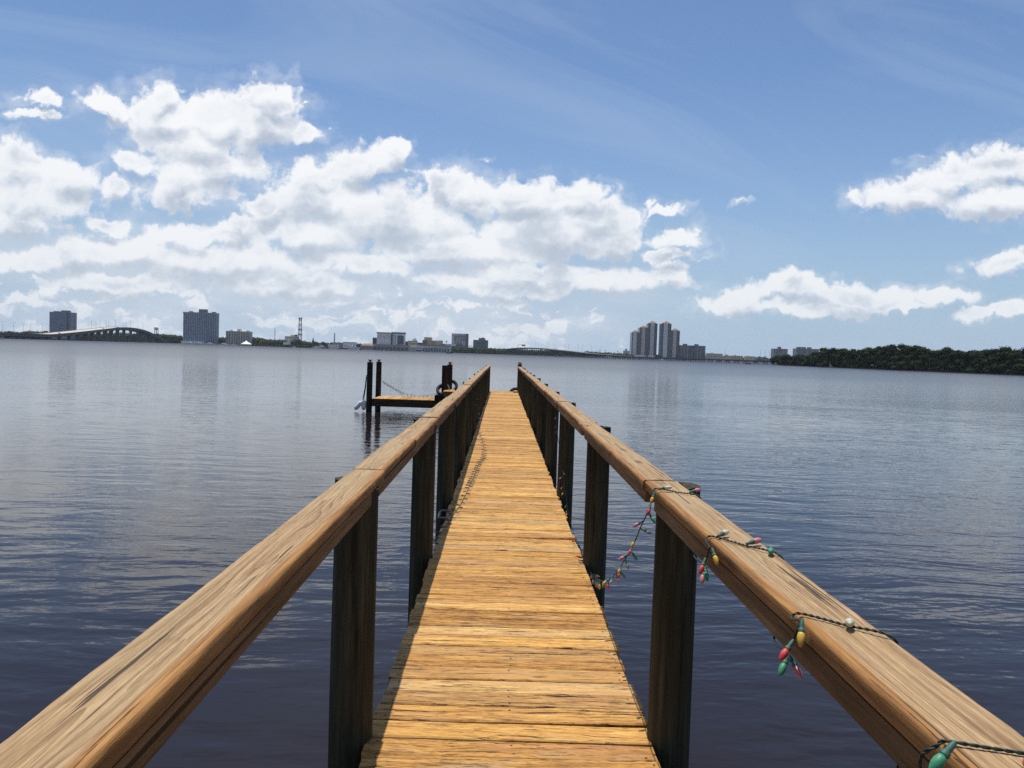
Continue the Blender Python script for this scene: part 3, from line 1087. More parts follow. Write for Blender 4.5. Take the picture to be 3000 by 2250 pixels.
# the short loop that dangles with its bulbs at each turn
DOWN = Vector((0.05, -0.1, -1))
hangers = [
    # colour, pixel of the socket's root, pixel of the tip, plane X at root
    ('yellow', z7(905, 205), z7(865, 315), IN - 0.010), ('red', z7(865, 318), z7(838, 415), IN - 0.012), ('green', z7(850, 400), z7(905, 490), IN - 0.010),
    ('pink', z7(790, 475), z7(692, 535), IN - 0.010), ('grey', z7(778, 550), z7(870, 598), IN - 0.006), ('yellow', z7(722, 640), z7(680, 730), 0.634), ('red', z7(690, 715), z7(660, 790), 0.636),
    ('green', z7(685, 770), z7(735, 850), 0.645), ('pink', z7(650, 795), z7(555, 850), 0.640), ('grey', z7(628, 840), z7(655, 945), 0.645), ('yellow', z7(585, 895), z7(555, 985), 0.646), ('red', z7(575, 940), z7(555, 1025), 0.648),
    ('green', z7(565, 950), z7(630, 1022), 0.652), ('pink', z7(540, 985), z7(560, 1075), 0.652), ('grey', z7(505, 1005), z7(480, 1085), 0.655), ('yellow', z7(470, 1030), z7(400, 1085), 0.660), ('green', z7(440, 1035), z7(405, 1120), 0.664),
    ('red', z7(455, 1040), z7(465, 1130), 0.660), ('pink', z7(430, 1045), z7(440, 1125), 0.668), ('yellow', z7(380, 1040), z7(380, 1135), 0.675), ('red', z7(362, 1035), z7(362, 1125), 0.68), ('green', z7(345, 1020), z7(345, 1115), 0.685),
    ('pink', z7(320, 1005), z7(318, 1085), 0.69), ('yellow', z7(312, 985), z7(385, 1008), 0.695), ('grey', z7(300, 970), z7(300, 1020), 0.70),
    ('red', z7(228, 832), z7(150, 832), 0.705), ('yellow', z7(240, 862), z7(165, 866), 0.705), ('grey', z7(250, 885), z7(180, 892), 0.705),
    ('red', z7(165, 690), z7(100, 690), 0.705), ('yellow', z7(178, 710), z7(110, 708), 0.705), ('clear', z7(185, 728), z7(122, 740), 0.705), ('pink', z7(175, 705), z7(200, 745), 0.712),
    ('yellow', z3(1285, 1245), z3(1262, 1285), 0.708), ('red', z3(1280, 1225), z3(1262, 1258), 0.708), ('green', z3(1275, 1180), z3(1257, 1215), 0.708), ('yellow', z3(1250, 1075), z3(1232, 1110), 0.704),
    ('red', z3(1245, 1035), z3(1220, 1065), 0.704), ('pink', z3(1240, 960), z3(1208, 978), 0.704), ('grey', z3(1238, 915), z3(1258, 942), 0.704), ('red', z3(1222, 840), z3(1196, 865), 0.702), ('clear', z3(1215, 760), z3(1238, 778), 0.702),
    ('green', z3(1198, 580), z3(1180, 608), 0.70), ('yellow', z3(1195, 470), z3(1175, 490), 0.70), ('red', z3(1195, 545), z3(1175, 560), 0.70),
    # near turns of the rail
    ('yellow', z7(1455, 745), z7(1500, 885), IN - 0.014), ('red', z7(1385, 840), z7(1335, 975), IN - 0.020), ('green', z7(1380, 900), z7(1400, 1030), IN - 0.016), ('pink', z7(1372, 930), z7(1355, 1055), IN - 0.010),
    ('yellow', z8(415, 470), z8(400, 688), IN - 0.016), ('red', z8(335, 635), z8(240, 780), IN - 0.022), ('green', z8(300, 745), z8(240, 890), IN - 0.018), ('pink', z8(320, 765), z8(395, 912), IN - 0.010),
    ('green', z8(1640, 1465), z8(1440, 1700), IN - 0.030),
]
for (colour, q0, q1, X) in hangers:
    a = on_x(q0[0], q0[1], X)
    d = ray(*q1)
    # the tip lies on its own sight line, 66 mm from the root (or as near as that line comes)
    L = 0.064
    w = a - CAM
    tb = d.dot(w)
    h2 = w.length_squared - tb * tb
    back = math.sqrt(max(0.0, L * L - h2))
    tip = CAM + d * (tb - back * 0.35)
    dv = (tip - a)
    sc_ = max(0.8, min(1.25, dv.length / 0.0645))
    if a.x > 0.69 and tip.z < ZD + 0.012 and a.z > ZD - 0.02:
        tip.z = ZD + 0.014
        dv = tip - a
    bulb(S1, a, dv, colour, sc_)
for (colour, q0, q1) in (('clear', z7(945, 170), z7(1020, 160)), ('pink', z7(1245, 200), z7(1345, 175)), ('clear', z7(1515, 615), z7(1612, 570)), ('pink', z7(1790, 690), z7(1925, 650))):
    a, b = on_z(q0[0], q0[1], TOP + 0.006), on_z(q1[0], q1[1], TOP + 0.012)
    if b.y > a.y + 0.055:
        b = a + (b - a).normalized() * 0.06
    bulb(S1, a, b - a, colour, max(0.85, min(1.2, (b - a).length / 0.0645)))
for (colour, q) in (('green', z7(2010, 770)), ('clear', z8(800, 490)), ('red', z8(2262, 1640))):
    a = on_z(q[0], q[1], TOP + 0.004)              # bulbs that point at the viewer end of the pier
    dc = (CAM - a).normalized()
    dc.z *= 0.5
    bulb(S1, a - dc * 0.03 + Vector((0, 0, 0.004)), dc, colour, 0.95)

S2 = thing('string_lights', 'string of small dark-tipped lights lying along the left side of the deck', 'string lights', (0, 0, 0), 'strings of coloured lights')
dk = [on_z(*z3(a, b), ZD + 0.008) for a, b in ((560, 560), (575, 625), (598, 700), (605, 770), (592, 815), (560, 860), (540, 910), (515, 970), (490, 1020), (465, 1080), (440, 1130), (410, 1190), (370, 1240), (345, 1285), (310, 1330), (280, 1385), (235, 1430), (190, 1500))]
hang = [on_x(*z3(541, 250), XL + CAPW / 2 + 0.01), on_x(*z3(543, 340), XL + CAPW / 2 + 0.012), on_x(*z3(548, 430), XL + CAPW / 2 + 0.02), on_x(*z3(552, 510), XL + CAPW / 2 + 0.05)]
p2 = wire(S2, hang + dk, 0.0024, False, 6)
acc, nxt, kk = 0.0, 0.1, 0
COLS = ['dark', 'dark', 'green', 'dark', 'grey', 'dark']
for i in range(1, len(p2)):
    acc += (p2[i] - p2[i - 1]).length
    if acc > nxt and kk < 92:
        t = (p2[i] - p2[i - 1]).normalized()
        sd_ = 1 if kk % 2 else -1
        d = Vector((t.y * sd_ + sb.uniform(-0.3, 0.3), -t.x * sd_ + sb.uniform(-0.5, 0.5), 0.06 if i > 24 else -0.4))
        bulb(S2, p2[i] + Vector((0, 0, 0.004)), d, COLS[kk % 6], 0.8)
        nxt += 0.19 if acc < 7 else 0.13
        kk += 1

S3 = thing('string_lights', 'string of small lights sagging between the two back piles of the boat platform', 'string lights', (0, 0, 0), 'strings of coloured lights')


def z6(a, b):
    return 1000 + a / 3.456, 1020 + b / 3.456


wp = [at(*z6(322, 272), PYF + 0.02), at(*z6(352, 268), PYB - 0.14), at(*z6(410, 325), PYB - 0.05)]
for t_, (a, b) in enumerate(((480, 370), (560, 418), (640, 455), (720, 475), (790, 484), (870, 478), (945, 462), (1040, 440))):
    wp.append(at(*z6(a, b), PYB - 0.10 - t_ * 0.01))
p3_ = wire(S3, wp, 0.0055, False, 6)
acc, nxt, kk = 0.0, 0.6, 0
for i in range(1, len(p3_)):
    acc += (p3_[i] - p3_[i - 1]).length
    if acc > nxt and i > 12:
        bulb(S3, p3_[i], Vector((sb.uniform(-0.2, 0.2), sb.uniform(-0.2, 0.2), -1)), ['green', 'grey', 'red', 'yellow'][kk % 4], 1.6)
        nxt += 0.19
        kk += 1
# ------------------------------------------------------------------ far shore
GZ = 1.0                                            # the far bank's height over the water


def Z1(a, b):
    return a / 2.765, 840 + b / 2.765


def Z2(a, b):
    return 700 + a / 3.687, 860 + b / 3.687


def Z3(a, b):
    return 1080 + a / 3.687, 940 + b / 3.687


def Z4(a, b):
    return 1640 + a / 3.687, 900 + b / 3.687


def Z5(a, b):
    return 2200 + a / 2.765, 940 + b / 2.765


M_LAND = plain('far_bank_soil', (0.09, 0.085, 0.055), 0.9, 0.3, 0.05)
mb = MB()
# front line of the bank, left to right, then everything behind it
front = [(-2400, 1900), (-900, 1900), (-700, 1860), (-420, 1830), (-250, 1800), (0, 1800), (120, 1840), (300, 1960), (700, 1960), (1400, 1960), (2400, 1960)]
top = [(x, y, GZ) for x, y in front] + [(2400, 4150, GZ), (-2400, 4150, GZ)]
n = len(top)
vs = top + [(x, y, -1.0) for x, y, z in top]
mb.add(vs, [tuple(range(n))] + [(i, i + n, (i + 1) % n + n, (i + 1) % n) for i in range(n)])
struct(mb.build('shore_land', M_LAND))
mb = MB()
mb.span(150, 1000, 1956.5, 1959.5, -0.8, 2.2)  # pale wall added to lighten the gaps between the trestle piers
tag(mb.build('added_pale_wall', plain('added_wall_concrete', (0.62, 0.60, 0.56), 0.85, 0.1, 0.05)), 'long pale wall added along the bank to lighten the gaps under the right bridge', 'wall')


def grid_mat(name, wall, glass, wx, wz, fx, fz, rough=0.25, jitter=0.35, ox=0.0, oz=0.0, gcol2=None):
    """wall with a regular grid of panes finer than the picture can show (period wx, wz; glass share fx, fz)"""
    m, T, bs = new_mat(name)
    tc = T.n('ShaderNodeTexCoord').outputs['Object']
    x, y, z = T.xyz(tc)
    u = T.math('DIVIDE', T.math('ADD', T.math('ADD', x, y), ox), wx)
    v = T.math('DIVIDE', T.math('ADD', z, oz), wz)
    gu = T.math('LESS_THAN', T.math('FRACT', u), fx)
    gv = T.math('LESS_THAN', T.math('FRACT', v), fz)
    g = T.math('MULTIPLY', gu, gv)
    wn = T.n('ShaderNodeTexWhiteNoise', noise_dimensions='2D')
    T.put(wn, 'Vector', T.comb(T.math('FLOOR', u), T.math('FLOOR', v), 0))
    g2 = gcol2 or tuple(min(1, c * 2.2 + 0.02) for c in glass)
    gc = T.mix(T.math('MULTIPLY', wn.outputs[0], jitter), glass, g2)
    nz = T.noise(tc, 0.08, 4, 0.6)
    wc = T.ramp(nz, [(0.3, tuple(c * 0.88 for c in wall)), (0.7, wall)])
    T.put(bs, 'Base Color', T.mix(g, wc, gc))
    T.put(bs, 'Roughness', T.mapr(g, 0, 1, 0.8, rough))
    return m


M_CONC = plain('pale_concrete', (0.34, 0.33, 0.31), 0.85, 0.1, 0.2)
M_CONCD = plain('grey_concrete', (0.19, 0.19, 0.185), 0.9, 0.18, 0.12)
M_WHITE = plain('white_render', (0.82, 0.82, 0.81), 0.6, 0.06, 0.2)
M_BEIGE = plain('beige_render', (0.58, 0.52, 0.44), 0.8, 0.1, 0.1)
M_CREAM = plain('cream_render', (0.66, 0.57, 0.45), 0.8, 0.1, 0.1)
M_TAN = plain('tan_render', (0.60, 0.44, 0.27), 0.8, 0.1, 0.1)
M_PINK = plain('pink_grey_render', (0.56, 0.50, 0.51), 0.8, 0.08, 0.1)
M_BRICK = plain('dark_red_brick', (0.12, 0.05, 0.045), 0.85, 0.15, 0.3)
M_ROOFRED = plain('terracotta_roof', (0.22, 0.115, 0.09), 0.8, 0.15, 0.3)
M_ROOFGREY = plain('grey_roof', (0.20, 0.20, 0.20), 0.85, 0.1, 0.2)
M_GLASS = plain('dark_window_glass', (0.020, 0.028, 0.040), 0.12, 0.3, 0.3)
M_BLUEGLASS = plain('blue_window_glass', (0.035, 0.060, 0.10), 0.10, 0.3, 0.3)
M_GREENGLASS = plain('green_window_glass', (0.020, 0.060, 0.060), 0.12, 0.3, 0.3)
M_STEEL = plain('grey_steel', (0.17, 0.175, 0.18), 0.5, 0.1, 1.0, 0.3)
M_DARKSTEEL = plain('dark_steel', (0.05, 0.052, 0.055), 0.6, 0.1, 1.0)


class Bld:
    """an upright building whose front faces the water; measured by its outline in the photograph and its distance"""

    def __init__(self, name, label, q0, q1, D, depth, mat, cat='building', group=None, ground=GZ, wall='wall', skew=0.0):
        (sx0, sy), (sx1, _) = q0, q1
        ym = (sy + 1035 + ((sx0 + sx1) / 2 - 1473) * 0.0332) / 2
        self.x0, self.x1 = at(sx0, ym, D).x, at(sx1, ym, D).x
        self.y0, self.y1 = D, D + depth
        self.zt = at((sx0 + sx1) / 2, sy, D).z
        self.D = D
        self.g = ground
        self.o = thing(name, label, cat, ((self.x0 + self.x1) / 2, D + depth / 2, ground), group)
        self.w = None
        if mat:
            mb = MB()
            mb.span(self.x0, self.x1, self.y0, self.y1, ground, self.zt)
            self.w = mb.build(wall, mat, self.o)

    def part(self, name, mat, x0, x1, z0, z1, y0=None, y1=None, parent=None, fx=True):
        """fx: x0, x1 as shares of the width; z in metres over the bank (or negative: from the top)"""
        W_, H = self.x1 - self.x0, self.zt
        a, b = (self.x0 + W_ * x0, self.x0 + W_ * x1) if fx else (x0, x1)
        z0 = H + z0 if z0 < 0 else self.g + z0
        z1 = H + z1 if z1 <= 0 else (self.g + z1)
        mb = MB()
        mb.span(a, b, self.y0 if y0 is None else y0, self.y1 if y1 is None else y1, z0, z1)
        return mb.build(name, mat, parent or self.o)

    def roofbox(self, name, mat, x0, x1, h, d0=0.3, d1=0.8):
        W_ = self.x1 - self.x0
        dd = self.y1 - self.y0
        mb = MB()
        mb.span(self.x0 + W_ * x0, self.x0 + W_ * x1, self.y0 + dd * d0, self.y0 + dd * d1, self.zt + 0.003, self.zt + h)
        return mb.build(name, mat, self.o)

    def windows(self, mat, xs, zs, w, h, name='window', depth=0.25):
        """separate panes standing a little proud of the front wall; one shared mesh"""
        mb = MB()
        mb.box((0, 0, 0), (w, depth, h))
        me = mb.mesh(name, mat)
        for z in zs:
            for x in xs:
                o = bpy.data.objects.new(name, me)
                COL.objects.link(o)
                o.parent = self.o
                o.location = Vector((x, self.y0 - depth / 2 + 0.02, z)) - self.o.location


def lin(a, b, n):
    return [a + (b - a) * (i + 0.5) / n for i in range(n)]


# glass tower behind the left bridge
b = Bld('glass_tower', 'dark glass tower standing behind the rising left bridge', Z1(400, 205), Z1(574, 205), 1900, 26,
        grid_mat('blue_grey_curtain_wall', (0.24, 0.275, 0.33), (0.07, 0.105, 0.165), 4.4, 3.6, 0.72, 0.74, 0.12, 0.7))
b.part('side_bay', grid_mat('dark_bay_glass', (0.05, 0.055, 0.065), (0.018, 0.024, 0.036), 5.0, 3.6, 0.8, 0.8, 0.1), 0.82, 0.90, 0.0, -1.5, b.y0 - 1.0, b.y0 - 0.003)
b.part('balcony_stack', grid_mat('grey_balcony_band', (0.30, 0.31, 0.33), (0.03, 0.04, 0.06), 9.0, 3.6, 0.9, 0.6, 0.1), 0.90, 1.0, 0.0, -3.0, b.y0 - 2.0, b.y0 - 0.003)
b.roofbox('roof_parapet', M_CONCD, 0.10, 0.36, 2.2)
b.roofbox('penthouse', M_CONCD, 0.46, 0.78, 4.6)

# big slab hotel with white ribs
b = Bld('slab_tower', 'wide dark blue high-rise slab with thin white vertical ribs', Z1(1483, 208), Z1(1746, 214), 1840, 22,
        grid_mat('dark_blue_bays', (0.15, 0.20, 0.28), (0.040, 0.078, 0.145), 3.9, 2.9, 0.8, 0.62, 0.15, 0.5))
b.windows(M_WHITE, lin(b.x0, b.x1, 18), [(b.g + b.zt) / 2 + 1.5], 0.55, b.zt - b.g - 6.0, 'rib', 0.9)
b.part('parapet', M_CONC, -0.005, 1.005, -3.4, 0.0, b.y0 - 1.2, b.y0 - 0.003)
b.roofbox('penthouse', M_CONCD, 0.44, 0.67, 8.0)
b.roofbox('roof_plant', M_CONCD, 0.14, 0.22, 2.5)
b.roofbox('roof_plant', M_CONCD, 0.84, 0.93, 2.5)
b.part('podium', M_WHITE, 0.02, 0.70, 0.0, 6.0, b.y0 - 14, b.y0 - 0.01)

# beige apartment block
b = Bld('apartment_block', 'beige mid-rise apartment block with dark balcony recesses', Z1(1829, 360), Z1(2025, 362), 1860, 18, M_BEIGE)
H = b.zt - b.g
b.windows(M_GLASS, [b.x0 + (b.x1 - b.x0) * t for t in (0.06, 0.15, 0.27, 0.37, 0.46, 0.55, 0.66, 0.76, 0.87, 0.95)], lin(b.g + 1, b.zt - 1.6, 8), 2.6, H / 8 * 0.58)
b.roofbox('lift_tower', M_BEIGE, 0.44, 0.56, 5.0)
b.roofbox('roof_plant', M_BEIGE, 0.13, 0.2, 2.6)
b.roofbox('roof_plant', M_BEIGE, 0.82, 0.9, 2.6)

# stepped beige building behind the trees
b = Bld('stepped_building', 'low beige stepped building with dark roof drum among trees beside the lattice mast', Z2(495, 462), Z2(622, 458), 1880, 20, M_BEIGE)
b.windows(M_GLASS, lin(b.x0 + 1, b.x1 - 1, 7), lin(b.g + 5, b.zt - 1, 5), 1.8, 1.8)
b.roofbox('roof_block', M_BEIGE, 0.42, 0.72, 3.5)
b.roofbox('roof_drum', M_DARKSTEEL, 0.78, 0.94, 4.5)
b.part('lower_wing', M_WHITE, 0.0, 0.72, 0.0, 11.0, b.y0 - 12, b.y0 - 0.01)

# convention hotel
b = Bld('hotel', 'white gridded hotel block with a dark central stair shaft and a glass corner', Z2(1490, 432), Z2(1783, 424), 1830, 26, M_WHITE)
W_ = b.x1 - b.x0
b.windows(M_GLASS, [b.x0 + W_ * 0.5 * t for t in lin(0.02, 1.0, 10)], lin(b.g + 14.5, b.zt - 3.2, 8), 1.2, 1.35)
b.windows(M_BLUEGLASS, [b.x0 + W_ * t for t in (0.625, 0.69)], lin(b.g + 14.5, b.zt - 3.2, 8), 2.2, 2.0)
b.part('stair_shaft', M_DARKSTEEL, 0.515, 0.578, 0.0, 0.0, b.y0 - 0.9, b.y0 - 0.003)
b.part('glass_corner', grid_mat('corner_curtain_wall', (0.06, 0.07, 0.085), (0.025, 0.04, 0.06), 3.4, 3.6, 0.82, 0.8, 0.1, 0.6), 0.755, 0.99, 14.0, -4.2, b.y0 - 0.7, b.y0 - 0.003)
b.part('roof_slab', M_ROOFGREY, -0.02, 0.5, b.zt - b.g + 0.003, 2.4 + b.zt - b.g, b.y0 - 2, b.y1)
b.part('roof_slab', M_ROOFGREY, 0.53, 1.02, 0.0 + b.zt - b.g + 0.003, 3.6 + b.zt - b.g, b.y0 - 2, b.y1)
b.part('podium', M_CONC, -0.12, 1.22, 0.0, 13.4, b.y0 - 16, b.y0 - 1.0)
for t in lin(-0.10, 1.2, 9):
    b.part('podium_opening', M_GLASS, t - 0.05, t + 0.05, 1.5, 7.0, b.y0 - 16.25, b.y0 - 16.003)
b = Bld('brick_block', 'narrow dark maroon block against the left side of the white gridded hotel', Z2(1443, 476), Z2(1486, 476), 1860, 18, M_BRICK)
b.windows(M_GLASS, lin(b.x0, b.x1, 3), lin(b.g + 12, b.zt, 4), 2.0, 1.6)
b = Bld('restaurant', 'low waterfront building with a red tiled roof', Z2(1322, 562), Z2(1440, 562), 1790, 16, M_BEIGE, ground=0.6)
b.windows(M_GLASS, lin(b.x0, b.x1, 6), [b.g + 4], 3.0, 3.2)
mb = MB()
mb.add([(b.x0 - 2, b.y0 - 3, b.zt + 0.01), (b.x1 + 2, b.y0 - 3, b.zt + 0.01), (b.x1 + 2, b.y1, b.zt + 0.01), (b.x0 - 2, b.y1, b.zt + 0.01), (b.x0 + 5, b.y0 + 8, b.zt + 4.5), (b.x1 - 5, b.y0 + 8, b.zt + 4.5)],
       [(3, 2, 1, 0), (0, 1, 5, 4), (1, 2, 5), (2, 3, 4, 5), (3, 0, 4)])
b.part('roof_base', M_ROOFRED, -0.02, 1.02, 0.0 + b.zt - b.g - 0.4, b.zt - b.g)
mb.build('roof', M_ROOFRED, b.o)

# downtown blocks
b = Bld('dark_red_block', 'small dark red block just right of the white gridded hotel', Z2(1785, 517), Z2(1826, 517), 1900, 15, M_BRICK)
b.windows(M_GLASS, lin(b.x0, b.x1, 3), lin(b.g + 10, b.zt, 3), 2.0, 1.6)
b = Bld('cream_building', 'small cream building with a raised middle bay', Z2(1826, 510), Z2(1921, 510), 1890, 18, M_CREAM)
b.windows(M_GLASS, lin(b.x0, b.x1, 8), lin(b.g + 8, b.zt - 0.6, 4), 1.6, 1.7)
b.roofbox('roof_block', M_CREAM, 0.45, 0.93, 3.4, 0.1, 0.8)
b.roofbox('roof_turret', M_CREAM, 0.64, 0.82, 6.4, 0.2, 0.6)
b = Bld('brown_block', 'low brown block between the cream building and the tan stepped tower', Z2(1922, 530), Z2(1976, 530), 1920, 18, M_BRICK)
b.windows(M_GLASS, lin(b.x0, b.x1, 4), lin(b.g + 8, b.zt, 2), 2.0, 1.6)
b = Bld('tan_tower', 'tan stepped office tower with a blank upper block', Z2(2000, 472), Z2(2078, 470), 1900, 24, M_TAN)
b.part('dark_wing', grid_mat('brown_wing_windows', (0.20, 0.15, 0.12), (0.03, 0.03, 0.035), 3.2, 3.4, 0.6, 0.55, 0.2), -0.22, 0.42, 0.0, -7.0, b.y0 - 2, b.y0 - 0.01)
b.part('side_wing', M_TAN, 0.98, 1.55, 0.0, -7.6, b.y0 + 3, b.y1)
b.windows(M_GLASS, [b.x0 + (b.x1 - b.x0) * t for t in (0.55, 0.7, 0.85)], lin(b.g + 8, b.zt - 8, 5), 1.5, 2.0)
b.windows(M_GLASS, [b.x0 + (b.x1 - b.x0) * t for t in (1.1, 1.25, 1.4)], lin(b.g + 8, b.zt - 9, 4), 1.6, 1.8)
b = Bld('ochre_block', 'ochre block of two heights right beside the tan stepped tower', Z2(2122, 506), Z2(2195, 508), 1910, 20, M_CREAM)
b.windows(M_GLASS, lin(b.x0, b.x1, 5), lin(b.g + 8, b.zt - 1, 3), 1.8, 1.8)
b.part('lower_half', M_TAN, 0.0, 0.5, 0.0, -5.0, b.y0 - 6, b.y0 - 0.01)

# long white convention hall with arches and its canopy
b = Bld('convention_hall', 'long low white hall with a row of tall openings along the waterfront', Z2(1850, 556), Z2(2290, 566), 1780, 22, M_WHITE, ground=0.6)
for t in lin(0.03, 0.97, 14):
    b.part('opening', M_GLASS, t - 0.019, t + 0.019, 0.6, 8.2, b.y0 - 0.2, b.y0 - 0.003)
b.part('roof_edge', M_CONC, -0.01, 1.01, -1.6, 0.6 + b.zt - b.g, b.y0 - 2.5, b.y0 - 0.01)
b.part('entrance_block', M_BEIGE, -0.02, 0.2, 0.0, 9.0, b.y0 - 8, b.y0 - 2.6)
b = Bld('flat_roof_hall', 'dark low hall with a bright white canopy roof left of the pink-grey block', Z3(780, 250), Z3(1015, 252), 1850, 22, M_CONCD)
b.part('canopy', M_WHITE, 0.22, 0.68, -4.6, -1.2, b.y0 - 7, b.y0 - 0.01)
b.windows(M_GLASS, lin(b.x0, b.x1, 9), [b.g + 5], 3.4, 4.0)
mb = MB()
p_ = at(*Z3(838, 250), 1852)
mb.lathe([(0.3, 0.0), (0.3, 3.6), (1.9, 4.2), (2.1, 5.6), (1.2, 7.2), (0.1, 7.8)], 10, (p_.x, p_.y + 8, b.zt + 0.005))
mb.build('roof_dome', M_CONCD, b.o, True)

# pink-grey office block
b = Bld('office_block', 'pink-grey office block with a glazed top band and columns of square windows', Z3(895, 138), Z3(1073, 140), 1880, 26, M_PINK)
W_, H = b.x1 - b.x0, b.zt - b.g
b.windows(M_GLASS, [b.x0 + W_ * t for t in (0.27, 0.41, 0.55)], lin(b.g + H * 0.12, b.zt - H * 0.42, 6), W_ * 0.085, H * 0.055)
b.part('glass_band', grid_mat('top_band_glass', (0.20, 0.205, 0.215), (0.085, 0.105, 0.125), 3.6, 3.4, 0.8, 0.8, 0.1, 0.7), 0.14, 0.80, -H * 0.40, -H * 0.10, b.y0 - 0.6, b.y0 - 0.003)
for t in (0.345, 0.50, 0.66):
    b.part('mullion', M_PINK, t - 0.022, t + 0.022, -H * 0.41, -H * 0.19, b.y0 - 0.9, b.y0 - 0.603)
b.part('side_return', plain('shaded_mauve_render', (0.20, 0.165, 0.18), 0.8, 0.08, 0.1), 0.85, 1.0, 0.0, 0.4 + H, b.y0 - 1.4, b.y0 - 0.003)  # darker copy of the wall render: shade put into the colour
for z in lin(b.g + H * 0.1, b.zt - H * 0.12, 8):
    b.part('corner_window', M_GLASS, 0.87, 0.95, z - b.g - 0.9, z - b.g + 0.9, b.y0 - 1.65, b.y0 - 1.403)

# green glass block
b = Bld('green_glass_block', 'squat green glass block with a pinkish roof storey', Z3(1128, 207), Z3(1289, 210), 1870, 28,
        grid_mat('green_curtain_wall', (0.10, 0.15, 0.155), (0.026, 0.08, 0.086), 3.0, 3.5, 0.85, 0.75, 0.1, 0.6))
b.roofbox('roof_storey', plain('dusty_rose_render', (0.30, 0.20, 0.19), 0.8), 0.36, 0.80, 4.8, 0.1, 0.8)
b.roofbox('roof_plant', M_CONCD, 0.55, 0.70, 6.4, 0.3, 0.6)

# apartment towers with red hipped roofs
M_BAY = grid_mat('balcony_bay', (0.22, 0.225, 0.25), (0.030, 0.044, 0.068), 30.0, 3.0, 0.97, 0.66, 0.15, 0.25, oz=0.4)
M_SHAFT = grid_mat('pale_window_stack', (0.86, 0.83, 0.80), (0.07, 0.085, 0.11), 3.9, 3.0, 0.36, 0.5, 0.2, 0.4)
M_SHAFTP = grid_mat('rosy_window_stack', (0.78, 0.62, 0.58), (0.07, 0.08, 0.10), 3.9, 3.0, 0.36, 0.5, 0.2, 0.4)


def red_tower(label, blocks, D):
    root = None
    for i, (xa, xb, ye, ya, sh0, sh1, mat) in enumerate(blocks):
        q0, q1 = Z4(xa, ye), Z4(xb, ye)
        if root is None:
            b = Bld('apartment_tower', label, q0, q1, D, 30, None, 'apartment tower', 'red-roofed apartment towers')
            root = b.o
            bb = b
        else:
            bb = Bld.__new__(Bld)
            ym = (q0[1] + 1050) / 2
            bb.x0, bb.x1 = at(q0[0], ym, D).x, at(q1[0], ym, D).x
            bb.zt = at((q0[0] + q1[0]) / 2, q0[1], D).z
            bb.y0, bb.y1, bb.g, bb.D, bb.o = D, D + 30, GZ, D, root
        mb = MB()
        mb.span(bb.x0, bb.x1, bb.y0 + i * 0.4, bb.y1, GZ, bb.zt)
        mb.build('tower_block', M_BAY, root)
        bb.part('window_stack', mat, sh0, sh1, 0.0, 0.003 + bb.zt - GZ + 0.8, bb.y0 - 2.2, bb.y0 + i * 0.4 - 0.003)
        za = at((q0[0] + q1[0]) / 2, Z4(0, ya)[1], D).z
        W_ = bb.x1 - bb.x0
        mb = MB()
        mb.pyramid(bb.x0 + W_ * 0.08, bb.x1 - W_ * 0.08, bb.y0 - 2.6, bb.y0 + 18, bb.zt + 0.85, za)
        mb.build('roof', M_ROOFRED, root)
        mb = MB()
        mb.span(bb.x0 + W_ * 0.10, bb.x1 - W_ * 0.10, bb.y0 - 2.25, bb.y0 + 17, bb.zt + 0.803, bb.zt + 0.847)
        mb.build('eaves', M_CONC, root)
    return root


red_tower('three-step apartment tower with red hipped roofs rising to the right', [
    (776, 858, 272, 242, 0.12, 0.62, M_SHAFT), (858, 949, 222, 195, 0.24, 0.66, M_SHAFTP), (949, 1050, 176, 145, 0.26, 0.66, M_SHAFT)], 2050)
red_tower('two-step apartment tower with red hipped roofs stepping down to the right', [
    (1094, 1200, 178, 147, 0.22, 0.62, M_SHAFT), (1200, 1293, 254, 225, 0.20, 0.60, M_SHAFTP)], 2020)

# dark slab right of the towers
b = Bld('dark_apartment_slab', 'wide dark apartment slab with two roof boxes right of the red-roofed towers', Z4(1305, 414), Z4(1571, 416), 2010, 20,
        grid_mat('dark_slab_bays', (0.16, 0.18, 0.22), (0.034, 0.050, 0.085), 4.2, 3.0, 0.72, 0.6, 0.15, 0.4))
for t, w in ((0.0, 0.02), (0.14, 0.02), (0.27, 0.03), (0.36, 0.06), (0.52, 0.06), (0.66, 0.03), (0.80, 0.02), (0.98, 0.02)):
    b.part('wall_pier', M_CONC if w < 0.05 else M_BLUEGLASS, t, t + w, 0.0, -0.8, b.y0 - 1.0, b.y0 - 0.003)
b.roofbox('roof_box', M_CONCD, 0.13, 0.28, 4.0)
b.roofbox('roof_box', M_CONCD, 0.60, 0.74, 4.0)

# low apartment blocks behind the right bridge
for (xa, xb, yt, lab, mat) in ((1590, 1758, 500, 'long pale four-storey block behind the right bridge with a small roof hut', M_BEIGE), (1772, 1840, 524, 'small pale block behind the right bridge, beside a dark round tree', M_CREAM),
                               (1858, 1978, 524, 'beige low block behind the right bridge, next to a wide round tree', M_TAN), (2008, 2112, 530, 'low cream block behind the right bridge, nearest the street lamps', M_CREAM), (2140, 2210, 538, 'grey low block behind the right bridge close to the dark woods', M_CONC)):
    b = Bld('low_apartment_block', lab, Z4(xa, yt), Z4(xb, yt + 2), 1990, 16, mat, 'building', 'low blocks behind the right bridge')
    b.windows(M_GLASS, lin(b.x0, b.x1, max(3, int((b.x1 - b.x0) / 5))), lin(b.g + 0.5, b.zt - 0.6, 4), 2.6, 1.7)
    b.roofbox('roof_hut', mat, 0.3, 0.42, 2.0)

